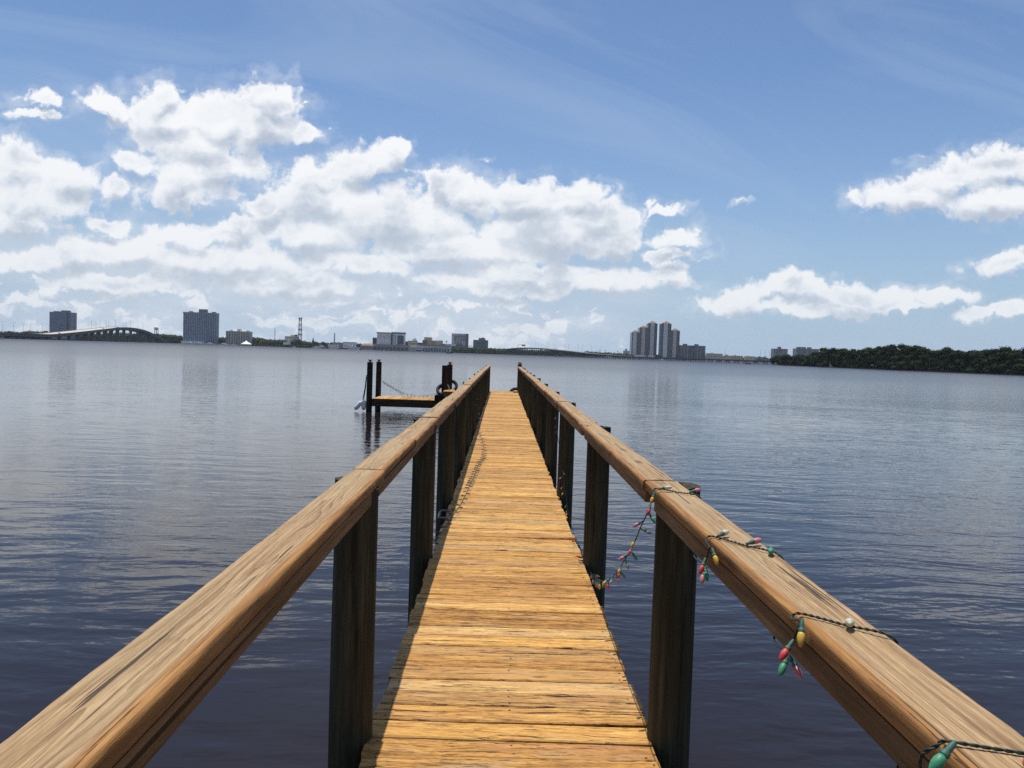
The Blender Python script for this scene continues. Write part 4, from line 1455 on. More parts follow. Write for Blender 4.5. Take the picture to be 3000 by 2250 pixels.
# two towers above the mangroves
b = Bld('ribbed_tower', 'dark ribbed tower block just left of the mangrove woods', Z5(185, 226), Z5(296, 226), 2100, 24,
        grid_mat('ribbed_tower_bays', (0.21, 0.22, 0.25), (0.04, 0.05, 0.07), 5.6, 3.0, 0.6, 0.66, 0.15, 0.4))
for t in lin(0.0, 1.0, 5):
    b.part('rib', M_CONC, t - 0.03, t + 0.03, 0.0, -0.5, b.y0 - 1.2, b.y0 - 0.003)
b.roofbox('lift_tower', M_CONCD, 0.42, 0.58, 5.5)
b = Bld('terraced_tower', 'wide dark tower block with three roof boxes rising above the mangrove woods', Z5(363, 226), Z5(548, 230), 2150, 24,
        grid_mat('terraced_tower_bays', (0.20, 0.21, 0.24), (0.04, 0.05, 0.072), 5.0, 3.0, 0.6, 0.66, 0.15, 0.4))
for t, mt in ((0.0, M_CONC), (0.20, M_CONC), (0.48, M_CONC), (0.72, M_CONC), (0.97, M_CONC)):
    b.part('wall_pier', mt, t, t + 0.03, 0.0, -0.5, b.y0 - 1.0, b.y0 - 0.003)
for t in (0.12, 0.33, 0.58):
    b.roofbox('roof_box', M_CONCD, t, t + 0.14, 4.5)
b = Bld('distant_block', 'faint pale block far off left of the red-roofed apartment towers', Z4(690, 470), Z4(752, 470), 3300, 20, grid_mat('pale_distant_wall', (0.40, 0.41, 0.42), (0.15, 0.17, 0.2), 8, 4, 0.5, 0.5))
b.roofbox('roof_block', M_CONC, 0.3, 0.65, 8.0)

# white houses and stores along the bank
for (q0, q1, D, lab, mat) in (
        (Z2(962, 548), Z2(1068, 548), 1840, 'low white house beside the yacht moorings', M_WHITE), (Z2(1002, 532), Z2(1130, 532), 1900, 'long pale shed under the small radio mast', M_CONC), (Z2(1125, 528), Z2(1262, 528), 1890, 'long grey-roofed white building behind the big yacht', M_WHITE),
        (Z4(500, 508), Z4(562, 508), 1990, 'pale house with a bright roof behind the sloping end of the right bridge', M_CREAM), (Z4(812, 517), Z4(925, 517), 1985, 'low white building at the foot of the three-step tower', M_WHITE),
        (Z4(962, 520), Z4(1020, 520), 1985, 'small bright white house between the feet of the two red-roofed towers', M_WHITE), (Z3(1205, 316), Z3(1236, 316), 1840, 'small white house in the trees right of the green glass block', M_WHITE)):
    b = Bld('low_building', lab, q0, q1, D, 12, mat, 'building', 'low pale buildings along the far bank')
    b.windows(M_GLASS, lin(b.x0, b.x1, max(3, int((b.x1 - b.x0) / 9))), [b.g + (b.zt - b.g) * 0.5], 2.4, 2.0)
    b.part('roof', M_ROOFGREY, -0.03, 1.03, b.zt - b.g + 0.003, b.zt - b.g + 0.9, b.y0 - 1, b.y1 + 1)

# water tower
p_ = at(*Z1(1266, 345), 1950)
zb = at(*Z1(1266, 330), 1950).z
t = thing('water_tower', 'white bulb water tower on thin legs beyond the left bridge', 'water tower', (p_.x, 1950, GZ))
mb = MB()
rw = 17 / 2.765 / F * 1950
mb.lathe([(rw * 0.3, -rw * 1.25), (rw * 0.96, -rw * 0.7), (rw, -rw * 0.35), (rw * 0.94, rw * 0.05), (rw * 0.55, rw * 0.5), (rw * 0.1, rw * 0.62)], 20, (p_.x, 1950, zb))
mb.build('tank', M_WHITE, t, True)
for k in range(6):
    q = 2 * PI * k / 6
    mb = MB()
    mb.tube([(p_.x + rw * 0.95 * math.cos(q), 1950 + rw * 0.95 * math.sin(q), GZ), (p_.x + rw * 0.85 * math.cos(q), 1950 + rw * 0.85 * math.sin(q), zb - rw * 0.75)], 0.55, 6)
    mb.build('leg', M_CONC, t)
mb = MB()
mb.tube([(p_.x, 1950, GZ), (p_.x, 1950, zb - rw * 1.2)], 1.0, 8)
mb.build('riser', M_CONC, t)


# masts
def lattice(name, label, q_top, q_base_w, D, w0, w1, r, plats):
    pt = at(*q_top, D)
    t = thing(name, label, 'mast', (pt.x, D, GZ))
    mb = MB()
    H = pt.z - GZ
    n = max(6, int(H / (w0 * 1.4)))
    cs = ((-1, -1), (1, -1), (1, 1), (-1, 1))
    for k in range(4):
        mb.tube([(pt.x + cs[k][0] * w0 / 2, D + cs[k][1] * w0 / 2, GZ), (pt.x + cs[k][0] * w1 / 2, D + cs[k][1] * w1 / 2, pt.z)], r, 5)
    for i in range(n):
        a, b_ = i / n, (i + 1) / n
        wa, wb = w0 + (w1 - w0) * a, w0 + (w1 - w0) * b_
        for k in range(4):
            c0, c1 = cs[k], cs[(k + 1) % 4]
            A = Vector((pt.x + c0[0] * wa / 2, D + c0[1] * wa / 2, GZ + H * a))
            B = Vector((pt.x + c1[0] * wb / 2, D + c1[1] * wb / 2, GZ + H * b_))
            mb.tube([A, B], r * 0.6, 4)
            mb.tube([Vector((pt.x + c1[0] * wa / 2, D + c1[1] * wa / 2, GZ + H * a)), Vector((pt.x + c0[0] * wb / 2, D + c0[1] * wb / 2, GZ + H * b_))], r * 0.6, 4)
    mb.build('lattice', M_STEEL, t)
    for f in plats:
        wa = (w0 + (w1 - w0) * f) * 1.5
        mb = MB()
        mb.span(pt.x - wa / 2, pt.x + wa / 2, D - wa / 2, D + wa / 2, GZ + H * f, GZ + H * f + 1.6)
        mb.build('platform', M_STEEL, t)
    return t


lattice('lattice_mast', 'tall grey lattice mast with platforms rising from the trees', Z2(664, 258), 30, 1900, 7.6, 5.0, 0.42, (0.42, 0.57, 0.96))
lattice('radio_mast', 'short radio mast with small platforms above the long pale shed', Z2(1034, 425), 8, 1930, 2.6, 1.2, 0.34, (0.3, 0.55, 0.8))
lattice('thin_mast', 'thin faint mast standing right of the beige apartment block', Z2(390, 366), 4, 2000, 1.0, 0.6, 0.22, (0.6,))
pt = at(*Z2(802, 466), 1900)
t = thing('church_spire', 'dark pointed church spire above the trees right of the lattice mast', 'spire', (pt.x, 1900, GZ))
mb = MB()
mb.span(pt.x - 2.2, pt.x + 2.2, 1898, 1902.4, GZ, pt.z - 15)
mb.build('tower', M_BRICK, t)
mb = MB()
mb.pyramid(pt.x - 2.6, pt.x + 2.6, 1897.6, 1902.8, pt.z - 14.997, pt.z)
mb.build('spire_roof', M_DARKSTEEL, t)
# ------------------------------------------------------------------ bridges
M_ROAD = plain('pale_road_concrete', (0.50, 0.47, 0.42), 0.85, 0.06, 0.05)
M_GIRD = plain('bridge_girder_concrete', (0.16, 0.16, 0.155), 0.9, 0.12, 0.1)
M_PIER = plain('bridge_pier_concrete', (0.13, 0.13, 0.125), 0.9, 0.15, 0.2)


def bridge(label, knots, width, thick, step, first_pier, pier_style, big=(), girder=None):
    M_GIRD = girder or globals()['M_GIRD']
    """knots: (sx, sy of the near parapet's top, distance)"""
    P = [at(sx, sy, D) for sx, sy, D in knots]
    path = catmull(P, 14)
    t = thing('road_bridge', label, 'bridge', (path[len(path) // 2].x, path[len(path) // 2].y, 0))
    L = [0.0]
    for i in range(1, len(path)):
        L.append(L[-1] + (path[i] - path[i - 1]).length)

    def frame(i):
        d = path[min(i + 1, len(path) - 1)] - path[max(i - 1, 0)]
        d.z = 0
        d.normalize()
        return d, Vector((-d.y, d.x, 0))            # along, and to the far side (left of travel)

    def sweep(name, mat, sec):
        """sec: closed section (offset across, height relative to parapet top)"""
        vs, fs = [], []
        k = len(sec)
        for i, p in enumerate(path):
            d, s = frame(i)
            for a, h in sec:
                vs.append(p + s * a + Vector((0, 0, h)))
        for i in range(len(path) - 1):
            for j in range(k):
                j2 = (j + 1) % k
                fs.append((i * k + j, i * k + j2, (i + 1) * k + j2, (i + 1) * k + j))
        fs.append(tuple(range(k)))
        fs.append(tuple(reversed(range((len(path) - 1) * k, len(path) * k))))
        mb = MB()
        mb.add(vs, fs)
        return mb.build(name, mat, t)

    sweep('roadway', M_ROAD, [(0.3, -0.85), (width - 0.3, -0.85), (width - 0.3, -1.1), (0.3, -1.1)])
    sweep('girder', M_GIRD, [(0.6, -1.103), (width - 0.6, -1.103), (width - 0.9, -thick), (0.9, -thick)])
    sweep('parapet', M_GIRD, [(0.0, 0.0), (0.28, 0.0), (0.28, -1.1), (0.0, -1.1)])
    sweep('parapet', M_ROAD, [(width - 0.28, 0.0), (width, 0.0), (width, -1.1), (width - 0.28, -1.1)])

    def point(s):
        for i in range(1, len(path)):
            if L[i] >= s:
                u = (s - L[i - 1]) / max(1e-6, L[i] - L[i - 1])
                return path[i - 1].lerp(path[i], u), frame(i)
        return path[-1], frame(len(path) - 1)

    s = first_pier
    while s < L[-1]:
        p, (d, sd) = point(s)
        zt = p.z - thick
        mb = MB()
        w = pier_style
        for f in ((0.22, 0.78) if big else (0.1, 0.36, 0.64, 0.9)):
            c = p + sd * (width * f)
            mb.box((c.x, c.y, (zt - (1.5 if big else 0.7)) / 2 - 0.5), (w, w, zt - 1.5 + 1.0 - 0.01 if big else zt - 0.7 + 1.0 - 0.01), math.atan2(d.y, d.x))
        c = p + sd * (width * 0.5)
        mb.box((c.x, c.y, zt - (0.8 if big else 0.3)), (w * 1.1, width * 0.86, 1.58 if big else 0.58), math.atan2(d.y, d.x))
        if big:
            mb.box((c.x, c.y, 0.25), (w * 1.6, width * 0.9, 1.5), math.atan2(d.y, d.x))
        mb.build('pier', M_PIER, t)
        s += step
    return t, path, L, point


K1 = [(-60, *[Z1(-60, 371)[1]], 985)]
K1 = [(Z1(a, b)[0], Z1(a, b)[1], D) for a, b, D in ((-260, 369, 960), (0, 372, 1010), (200, 378, 1060), (400, 384, 1130), (520, 377, 1180), (700, 359, 1280), (850, 342, 1390), (985, 329, 1500), (1100, 335, 1590), (1200, 360, 1660), (1290, 405, 1715), (1385, 456, 1760))]
LB, lp, lL, lpoint = bridge('long high-level road bridge with a pale rising roadway at the left of the view', K1, 24, 4.4, 41, 12, 4.0, (1,))
K2 = [(x, y, D) for x, y, D in ((2420, 1061.5, 880), (2240, 1056, 930), (2047, 1050, 1000), (1938, 1047, 1060), (1830, 1042.5, 1130), (1735, 1035.8, 1220), (1680, 1030, 1300), (1622, 1024, 1390), (1582, 1019.8, 1480), (1536, 1018.3, 1590), (1503, 1019.6, 1690), (1478, 1023, 1780))]
K2 = K2[::-1]
RB, rp, rL, rpoint = bridge('long low trestle road bridge with a hump at its far left end and close-set piers', K2, 14, 1.65, 13.0, 6, 0.6, (), plain('trestle_concrete', (0.23, 0.23, 0.22), 0.9))

# street lamps on the bridges
mb = MB()
mb.tube([(0, 0, 0), (0, 0, 10.0)], 0.12, 6)
mb.tube([(0, 0, 9.9), (0.2, 0, 11.2), (0.6, 0, 12.0), (1.4, 0, 12.3)], 0.09, 5)
LAMP_POLE = mb.mesh('pole', M_STEEL)
mb = MB()
mb.box((1.7, 0, 12.32), (1.0, 0.4, 0.2))
LAMP_HEAD = mb.mesh('lamp_head', M_STEEL)


def lamp(p, rz, label, group, s=1.0):
    o = thing('street_lamp', label, 'street lamp', p, group)
    o.rotation_euler = (0, 0, rz)
    o.scale = (s, s, s)
    for nm, me in (('pole', LAMP_POLE), ('lamp_head', LAMP_HEAD)):
        c = bpy.data.objects.new(nm, me)
        COL.objects.link(c)
        c.parent = o


def lamps_at(point, L, path, xs, label, group, s, across):
    for k, sx in enumerate(xs):
        best = min(range(0, int(L[-1]), 3), key=lambda q: abs(1500 + F * ((point(q)[0] - CAM).dot(cam_right)) / ((point(q)[0] - CAM).dot(cam_fwd)) - sx))
        p, (d, sd) = point(best)
        a = across[k % len(across)]
        lamp(p + sd * a + Vector((0, 0, -0.845)), math.atan2(sd.y, sd.x) + (PI if a > 6 else 0), label, group, s)


lamps_at(lpoint, lL, lp, [a / 2.765 for a in (24, 97, 197, 250, 350, 383, 482, 600, 606, 696, 783, 856, 868, 922, 937, 984, 1002, 1038, 1061, 1114, 1163, 1206)], 'thin grey street lamp with a curved arm on the high left bridge', 'street lamps on the left bridge', 1.25, (1.2, 22.8))
lamps_at(rpoint, rL, rp, [Z3(a, 0)[0] for a in (1560, 1760, 1790, 1878, 1915, 2045)] + [Z4(a, 0)[0] for a in (86, 118, 232, 262, 432, 720, 1778, 2152)] + [Z5(a, 0)[0] for a in (67, 112)], 'thin grey street lamp with a curved arm on the low right bridge', 'street lamps on the right bridge', 1.05, (1.0, 13.0))

# sign gantry on the hump of the right bridge
q = min(range(0, int(rL[-1]), 2), key=lambda s: abs(1500 + F * ((rpoint(s)[0] - CAM).dot(cam_right)) / ((rpoint(s)[0] - CAM).dot(cam_fwd)) - Z3(1650, 0)[0]))
p, (d, sd) = rpoint(q)
t = thing('sign_gantry', 'overhead sign gantry with a green panel on the hump of the right bridge', 'sign gantry', p)
g0 = at(*Z3(1612, 257), p.y)
g1 = at(*Z3(1692, 259), p.y)
for x in (g0.x, g1.x):
    mb = MB()
    mb.tube([(x, p.y + 2, p.z - 0.84), (x, p.y + 2, g0.z)], 0.32, 6)
    mb.build('post', M_STEEL, t)
mb = MB()
mb.span(g0.x, g1.x, p.y + 1.7, p.y + 2.3, g0.z - 0.5, g0.z + 0.1)
mb.build('beam', M_STEEL, t)
mb = MB()
mb.span(g0.x + (g1.x - g0.x) * 0.52, g1.x, p.y + 1.4, p.y + 1.69, g0.z - 2.6, g0.z + 0.6)
mb.build('sign_panel', plain('green_sign', (0.03, 0.16, 0.10), 0.5), t)


# cars on the left bridge
def car(p, rz, label, colour):
    t = thing('car', label, 'car', p, 'cars on the left bridge')
    t.rotation_euler = (0, 0, rz)
    INLOC[0] = True
    mb = MB()
    prof = [(-2.3, 0.35), (-2.3, 0.85), (-2.1, 0.98), (-1.5, 1.02), (-0.95, 1.5), (0.7, 1.5), (1.35, 1.0), (2.2, 0.85), (2.3, 0.6), (2.3, 0.35)]
    n = len(prof)
    mb.add([(x, -0.85, z) for x, z in prof] + [(x, 0.85, z) for x, z in prof], [tuple(range(n)), tuple(reversed(range(n, 2 * n)))] + [(i, i + n, (i + 1) % n + n, (i + 1) % n) for i in range(n)])
    mb.build('body', plain(label[:12].replace(' ', '_') + '_paint', colour, 0.3), t)
    mb = MB()
    for s in (-1, 1):
        mb.add([(-1.3, s * 0.86, 1.04), (-0.88, s * 0.86, 1.42), (0.62, s * 0.86, 1.42), (1.1, s * 0.86, 1.04)], [(0, 1, 2, 3) if s > 0 else (3, 2, 1, 0)])
    mb.build('side_window', M_GLASS, t)
    for x in (-1.45, 1.4):
        for y in (-0.8, 0.8):
            mb = MB()
            mb.tube([(x, y - 0.1, 0.33), (x, y + 0.1, 0.33)], 0.33, 12)
            mb.build('wheel', M_RUBBER, t)
    INLOC[0] = False


for sx, off, lab, colr in ((Z1(517, 0)[0], 6, 'dark car low on the rising roadway of the left bridge', (0.03, 0.03, 0.035)), (Z1(887, 0)[0], 10, 'dark car just before the crest of the left bridge', (0.025, 0.028, 0.035)),
                           (Z1(978, 0)[0], 6, 'maroon car at the crest of the left bridge', (0.10, 0.03, 0.03))):
    q = min(range(0, int(lL[-1]), 2), key=lambda s: abs(1500 + F * ((lpoint(s)[0] - CAM).dot(cam_right)) / ((lpoint(s)[0] - CAM).dot(cam_fwd)) - sx))
    p, (d, sd) = lpoint(q)
    car(p + sd * off + Vector((0, 0, -0.845)), math.atan2(d.y, d.x), lab, colr)

# ------------------------------------------------------------------ boats
M_HULL = plain('white_hull', (0.78, 0.78, 0.77), 0.3, 0.05, 0.5)
M_HULLD = plain('dark_hull', (0.06, 0.065, 0.075), 0.35, 0.1, 0.5)
M_HULLR = plain('dark_red_hull', (0.12, 0.03, 0.03), 0.4, 0.1, 0.5)
M_CANVAS = plain('blue_canvas', (0.03, 0.07, 0.16), 0.8, 0.1, 0.5)


def boat(label, sx, D, length, kind, group=None, rz=0.0, hull=None, canvas=None, name=None):
    sy = 1035 + (sx - 1473) * 0.0332
    p = at(sx, sy, D)
    t = thing(name or {'sail': 'sailing_boat', 'yacht': 'motor_yacht', 'house': 'house_boat'}.get(kind, 'motor_boat'), label, 'boat', (p.x, D, 0.0), group)
    t.rotation_euler = (0, 0, rz)
    INLOC[0] = True
    L, Wd, H = length, length * 0.28, length * 0.11 + 0.35
    if kind == 'house':
        H = 0.9
    mb = MB()
    st, vs, fs = 9, [], []
    for i in range(st):
        u = i / (st - 1)
        x = -L / 2 + L * u
        wd = Wd / 2 * (1.0 if u < 0.55 or kind == 'house' else max(0.05, math.cos((u - 0.55) / 0.45 * PI / 2)))
        sh = H * (1.0 + (0.35 * max(0, u - 0.4) / 0.6 if kind != 'house' else 0))
        for (a, z) in ((-1, sh), (-0.86, 0.0), (-0.35, -0.4), (0.35, -0.4), (0.86, 0.0), (1, sh)):
            vs.append((x + (0.06 * L * (z / H) if u > 0.9 and kind != 'house' else 0), a * wd, z))
    for i in range(st - 1):
        for j in range(6):
            j2 = (j + 1) % 6
            fs.append((i * 6 + j, (i + 1) * 6 + j, (i + 1) * 6 + j2, i * 6 + j2))
    fs.append(tuple(range(6)))
    fs.append(tuple(reversed(range((st - 1) * 6, st * 6))))
    mb.add(vs, fs)
    mb.build('hull', hull or M_HULL, t)

    def cab(name_, x0, x1, z0, z1, w, mat, rake=0.25):
        mb = MB()
        y = Wd / 2 * w
        h = z1 - z0
        mb.add([(x0, -y, z0), (x1, -y, z0), (x1, y, z0), (x0, y, z0), (x0 + h * rake * 0.3, -y * 0.88, z1), (x1 - h * rake * 2, -y * 0.88, z1), (x1 - h * rake * 2, y * 0.88, z1), (x0 + h * rake * 0.3, y * 0.88, z1)],
               [(3, 2, 1, 0), (4, 5, 6, 7), (0, 1, 5, 4), (1, 2, 6, 5), (2, 3, 7, 6), (3, 0, 4, 7)])
        return mb.build(name_, mat, t)

    if kind == 'sail':
        cab('cabin', -L * 0.15, L * 0.25, H, H + 0.7, 0.6, M_HULL)
        mb = MB()
        mb.tube([(L * 0.08, 0, H), (L * 0.08, 0, L * 1.35)], 0.16, 6)
        mb.build('mast', M_STEEL, t)
        mb = MB()
        mb.tube([(L * 0.06, 0, H + 1.5), (-L * 0.36, 0, H + 1.4)], 0.22, 6)
        mb.build('boom', canvas or M_CANVAS, t)
    elif kind == 'yacht':
        cab('cabin', -L * 0.38, L * 0.28, H, H + L * 0.085, 0.78, M_HULL)
        cab('window_band', -L * 0.34, L * 0.235, H + L * 0.03, H + L * 0.06, 0.80, M_GLASS)
        cab('flybridge', -L * 0.28, L * 0.08, H + L * 0.085 + 0.003, H + L * 0.15, 0.6, M_HULL)
        mb = MB()
        mb.tube([(-L * 0.1, 0, H + L * 0.15), (-L * 0.14, 0, H + L * 0.26)], 0.14, 6)
        mb.build('radar_mast', M_HULL, t)
    elif kind == 'house':
        cab('cabin', -L * 0.42, L * 0.40, H, H + 3.0, 0.86, M_BRICK, 0.05)
        cab('upper_deck', -L * 0.42, L * 0.30, H + 3.003, H + 5.4, 0.8, M_HULL, 0.05)
        cab('roof', -L * 0.46, L * 0.40, H + 5.403, H + 5.8, 0.95, M_BRICK, 0.0)
    else:
        cab('cabin', -L * 0.1, L * 0.22, H, H + 1.2, 0.72, M_HULL, 0.4)
        cab('windscreen', L * 0.02, L * 0.2, H + 0.45, H + 0.95, 0.74, M_GLASS, 0.4)
        if canvas:
            cab('canopy', -L * 0.34, L * 0.12, H + 1.9, H + 2.15, 0.85, canvas, 0.0)
            mb = MB()
            for x in (-L * 0.3, L * 0.08):
                for y in (-Wd * 0.33, Wd * 0.33):
                    mb.tube([(x, y, H), (x, y, H + 1.9)], 0.06, 5)
            mb.build('canopy_frame', M_STEEL, t)
    INLOC[0] = False
    return t


MG = 'boats moored along the left marina'
rb = random.Random(8)
for k, (a, ln, kind) in enumerate(((1486, 11, 'motor'), (1512, 13, 'motor'), (1540, 16, 'yacht'), (1572, 12, 'motor'), (1606, 15, 'yacht'), (1640, 12, 'motor'), (1668, 14, 'motor'), (1700, 17, 'yacht'), (1728, 12, 'motor'), (1775, 12, 'motor'), (1812, 16, 'yacht'), (1850, 12, 'motor'), (1890, 14, 'motor'))):
    boat('small white motor boat moored in the marina row below the dark slab tower' if kind == 'motor' else 'white cabin yacht moored in the marina row below the dark slab tower', Z1(a, 0)[0], 1760 + rb.uniform(-12, 12), ln, kind, MG, rb.uniform(-0.5, 0.5))
boat('white motor yacht lying left of the low white house, bow to the open water', Z2(880, 0)[0], 1740, 24, 'yacht', None, PI + 0.2)
boat('blue-hulled motor boat between two white yachts off the far bank', Z2(925, 0)[0], 1725, 17, 'motor', None, 0.1, M_CANVAS)
boat('short white cruiser moored below the low white house', Z2(1015, 0)[0], 1745, 16, 'yacht', None, 0.3)
boat('largest white motor yacht, moored in front of the long grey-roofed building', Z2(1215, 0)[0], 1735, 36, 'yacht', None, 0.05)
boat('dark work boat in front of the largest white yacht', Z2(1130, 0)[0], 1690, 17, 'motor', None, 0.0, M_HULLD, M_DARKSTEEL)
boat('white motor boat close under the trees below the lattice mast', Z2(592, 0)[0], 1735, 10, 'motor', None, 0.2)
boat('small white launch by the bank under the church spire', Z2(815, 0)[0], 1735, 13, 'motor', None, -0.2, None, M_ROOFRED)
boat('brown and white two-decked house boat in front of the white hall', Z2(1948, 0)[0], 1600, 15, 'house', None, 0.0)
boat('moored sailing boat with bare mast and dark hull in open water', Z3(872, 0)[0], 1060, 8.6, 'sail', None, 0.05, M_HULLD)
boat('long white motor boat running beside the right bridge', Z4(1112, 0)[0], 960, 9.0, 'motor', None, PI, None)
boat('small dark motor boat with a canopy near the right end of the bridge', Z4(2034, 0)[0], 760, 5.2, 'motor', None, 0.0, M_HULLR, M_HULLD)

# white tent pavilion on the water's edge
p = at(*Z1(1980, 474), 1745)
t = thing('tent_pavilion', 'white peaked tent pavilion at the water beside the marina', 'pavilion', (p.x, 1745, 0))
rr = 44 / 2.765 / F * 1745
mb = MB()
zt = at(*Z1(1980, 438), 1745).z
mb.lathe([(rr, 3.2), (rr * 0.97, 4.2), (rr * 0.62, zt * 0.60), (rr * 0.28, zt * 0.80), (rr * 0.10, zt), (0.05, zt + 1.0)], 12, (p.x, 1745 + rr, 0))
mb.build('roof', M_WHITE, t)
mb = MB()
mb.span(p.x - rr * 0.8, p.x + rr * 0.8, 1745 + rr * 0.4, 1745 + rr * 1.5, 0.6, 3.2)
mb.build('wall', M_CONC, t)
mb = MB()
mb.span(p.x - rr * 1.1, p.x + rr * 1.1, 1744, 1745 + rr * 2, -1.0, 0.6)
mb.build('deck', M_CONCD, t)
# ------------------------------------------------------------------ trees
def leaf_mat(name, a, b, scale):
    m, T, bs = new_mat(name)
    rnd = T.n('ShaderNodeNewGeometry').outputs['Random Per Island']
    tc = T.n('ShaderNodeTexCoord').outputs['Object']
    nz = T.noise(tc, scale, 3, 0.6)
    f = T.math('MULTIPLY_ADD', rnd, 0.45, T.math('MULTIPLY', nz, 0.55))
    T.put(bs, 'Base Color', T.ramp(f, [(0.25, a), (0.75, b)]))
    T.put(bs, 'Roughness', 0.85)
    T.put(bs, 'Specular IOR Level', 0.08)
    return m


M_LEAF = leaf_mat('far_tree_leaves', (0.018, 0.036, 0.013), (0.060, 0.092, 0.030), 0.03)
M_LEAFD = leaf_mat('dark_tree_leaves', (0.010, 0.022, 0.009), (0.034, 0.052, 0.019), 0.05)
M_MANG = leaf_mat('mangrove_leaves', (0.010, 0.022, 0.007), (0.024, 0.044, 0.012), 0.045)
M_BARK = plain('grey_bark', (0.09, 0.075, 0.06), 0.9, 0.2, 1.0)
rt = np.random.default_rng(4)


def leaves(centres, radii, n, size, flat=0.75):
    """n small faces spread through each ellipsoid, denser towards its surface; returns verts, faces"""
    V, Fc = [], []
    o = 0
    for (c, r) in zip(centres, radii):
        d = rt.normal(size=(n, 3))
        d /= np.linalg.norm(d, axis=1)[:, None] + 1e-9
        q = rt.uniform(0.35, 1.0, n) ** 0.5
        pos = np.asarray(c) + d * q[:, None] * np.asarray(r)
        a = rt.normal(size=(n, 3))
        a /= np.linalg.norm(a, axis=1)[:, None]
        b = np.cross(a, d + 0.3 * rt.normal(size=(n, 3)))
        b /= np.linalg.norm(b, axis=1)[:, None] + 1e-9
        s = size * rt.uniform(0.55, 1.25, n)
        a = a * s[:, None]
        b = b * (s * flat)[:, None]
        quad = np.stack([pos - a, pos - b * 0.6, pos + a, pos + b], 1)
        V.append(quad.reshape(-1, 3))
        Fc.append(np.arange(o, o + 4 * n).reshape(-1, 4))
        o += 4 * n
    return np.concatenate(V), np.concatenate(Fc)


def cores(centres, radii, f=0.74):
    """solid core added inside each crown, so that no light shows through its middle"""
    V, Fc, o = [], [], 0
    ring = [(math.cos(a), math.sin(a)) for a in [2 * PI * k / 8 for k in range(8)]]
    for c, r in zip(centres, radii):
        for t in (-0.85, -0.3, 0.3, 0.85):
            q = math.sqrt(1 - t * t)
            for cx, cy in ring:
                V.append((c[0] + r[0] * f * q * cx, c[1] + r[1] * f * q * cy, c[2] + r[2] * f * t))
        for i in range(3):
            for k in range(8):
                k2 = (k + 1) % 8
                Fc.append((o + i * 8 + k, o + i * 8 + k2, o + i * 8 + 8 + k2, o + i * 8 + 8 + k))
        Fc.append((o + 24, o + 26, o + 28, o + 30))
        o += 32
    return np.array(V), np.array(Fc)


def joined(a, b):
    return np.concatenate([a[0], b[0]]), np.concatenate([a[1], b[1] + len(a[0])])


def np_mesh(name, V, Fc, mat):
    me = bpy.data.meshes.new(name)
    me.vertices.add(len(V))
    me.vertices.foreach_set('co', V.astype(np.float32).ravel())
    me.loops.add(Fc.size)
    me.loops.foreach_set('vertex_index', Fc.astype(np.int32).ravel())
    me.polygons.add(len(Fc))
    me.polygons.foreach_set('loop_start', np.arange(0, Fc.size, 4, dtype=np.int32))
    me.polygons.foreach_set('loop_total', np.full(len(Fc), 4, dtype=np.int32))
    me.update()
    me.validate()
    me.materials.append(mat)
    return me


# the far bank's tree belt: one mass too fine to count
cs, rs = [], []


def belt(q0, q1, D, n, h_var=0.25, depth=40, low=0.0):
    (x0, y0), (x1, y1) = q0, q1
    for i in range(n):
        u = (i + rt.uniform(0.1, 0.9)) / n
        sx, sy = x0 + (x1 - x0) * u, y0 + (y1 - y0) * u
        Dd = D + rt.uniform(0, depth)
        p = at(sx, sy, Dd)
        zt = max(3.0, GZ + (p.z - GZ) * (1 - rt.uniform(0, h_var)))
        r = max(2.0, min(6.5, zt * 0.42)) * rt.uniform(0.8, 1.2)
        z = zt - r
        while z > -0.5:
            cs.append((p.x + rt.uniform(-2, 2), Dd, max(z, r * 0.5)))
            rs.append((r * 1.25, r * 1.1, r))
            z -= r * 1.3


belt(Z1(-80, 352), Z1(390, 350), 1920, 46)
belt(Z1(560, 372), Z1(900, 372), 1930, 40, 0.3)
belt(Z1(860, 362), Z1(1290, 374), 1925, 60, 0.3)
belt(Z1(1285, 372), Z1(1480, 392), 1880, 34, 0.25)
belt(Z1(1745, 402), Z1(1832, 402), 1880, 14)
belt(Z1(2012, 404), Z1(2130, 404), 1875, 18, 0.25)
belt(Z2(105, 462), Z2(200, 468), 1880, 18, 0.2)
belt(Z2(190, 484), Z2(505, 492), 1870, 50, 0.2)
belt(Z2(580, 492), Z2(700, 500), 1850, 22, 0.2)
belt(Z2(690, 500), Z2(810, 520), 1860, 20, 0.25)
belt(Z2(800, 520), Z2(1010, 520), 1915, 34, 0.35)
belt(Z2(1030, 522), Z2(1440, 530), 1925, 60, 0.35)
belt(Z2(60, 545), Z2(500, 552), 1785, 50, 0.4, 20)
belt(Z2(480, 548), Z2(860, 556), 1785, 46, 0.4, 20)
belt(Z2(1275, 545), Z2(1330, 545), 1800, 8)
belt(Z3(850, 288), Z3(1080, 285), 1800, 34, 0.3, 30)
belt(Z3(1065, 276), Z3(1340, 285), 1810, 42, 0.25, 30)
belt(Z3(1330, 290), Z3(1500, 296), 1830, 30, 0.2, 40)
belt(Z3(900, 318), Z3(1480, 330), 1775, 66, 0.5, 12)
belt(Z3(1480, 288), Z3(1560, 300), 1870, 12)
belt(Z3(1900, 300), Z3(2212, 322), 2010, 30, 0.3)
belt(Z3(1530, 304), Z3(1930, 304), 2010, 44, 0.2)
belt(Z4(150, 478), Z4(420, 474), 2000, 36, 0.25)
belt(Z4(380, 474), Z4(640, 488), 2000, 36, 0.3)
belt(Z4(620, 488), Z4(790, 500), 2010, 24, 0.3)
belt(Z4(1040, 505), Z4(1092, 505), 2000, 8)
belt(Z4(1285, 520), Z4(1320, 520), 1990, 6)
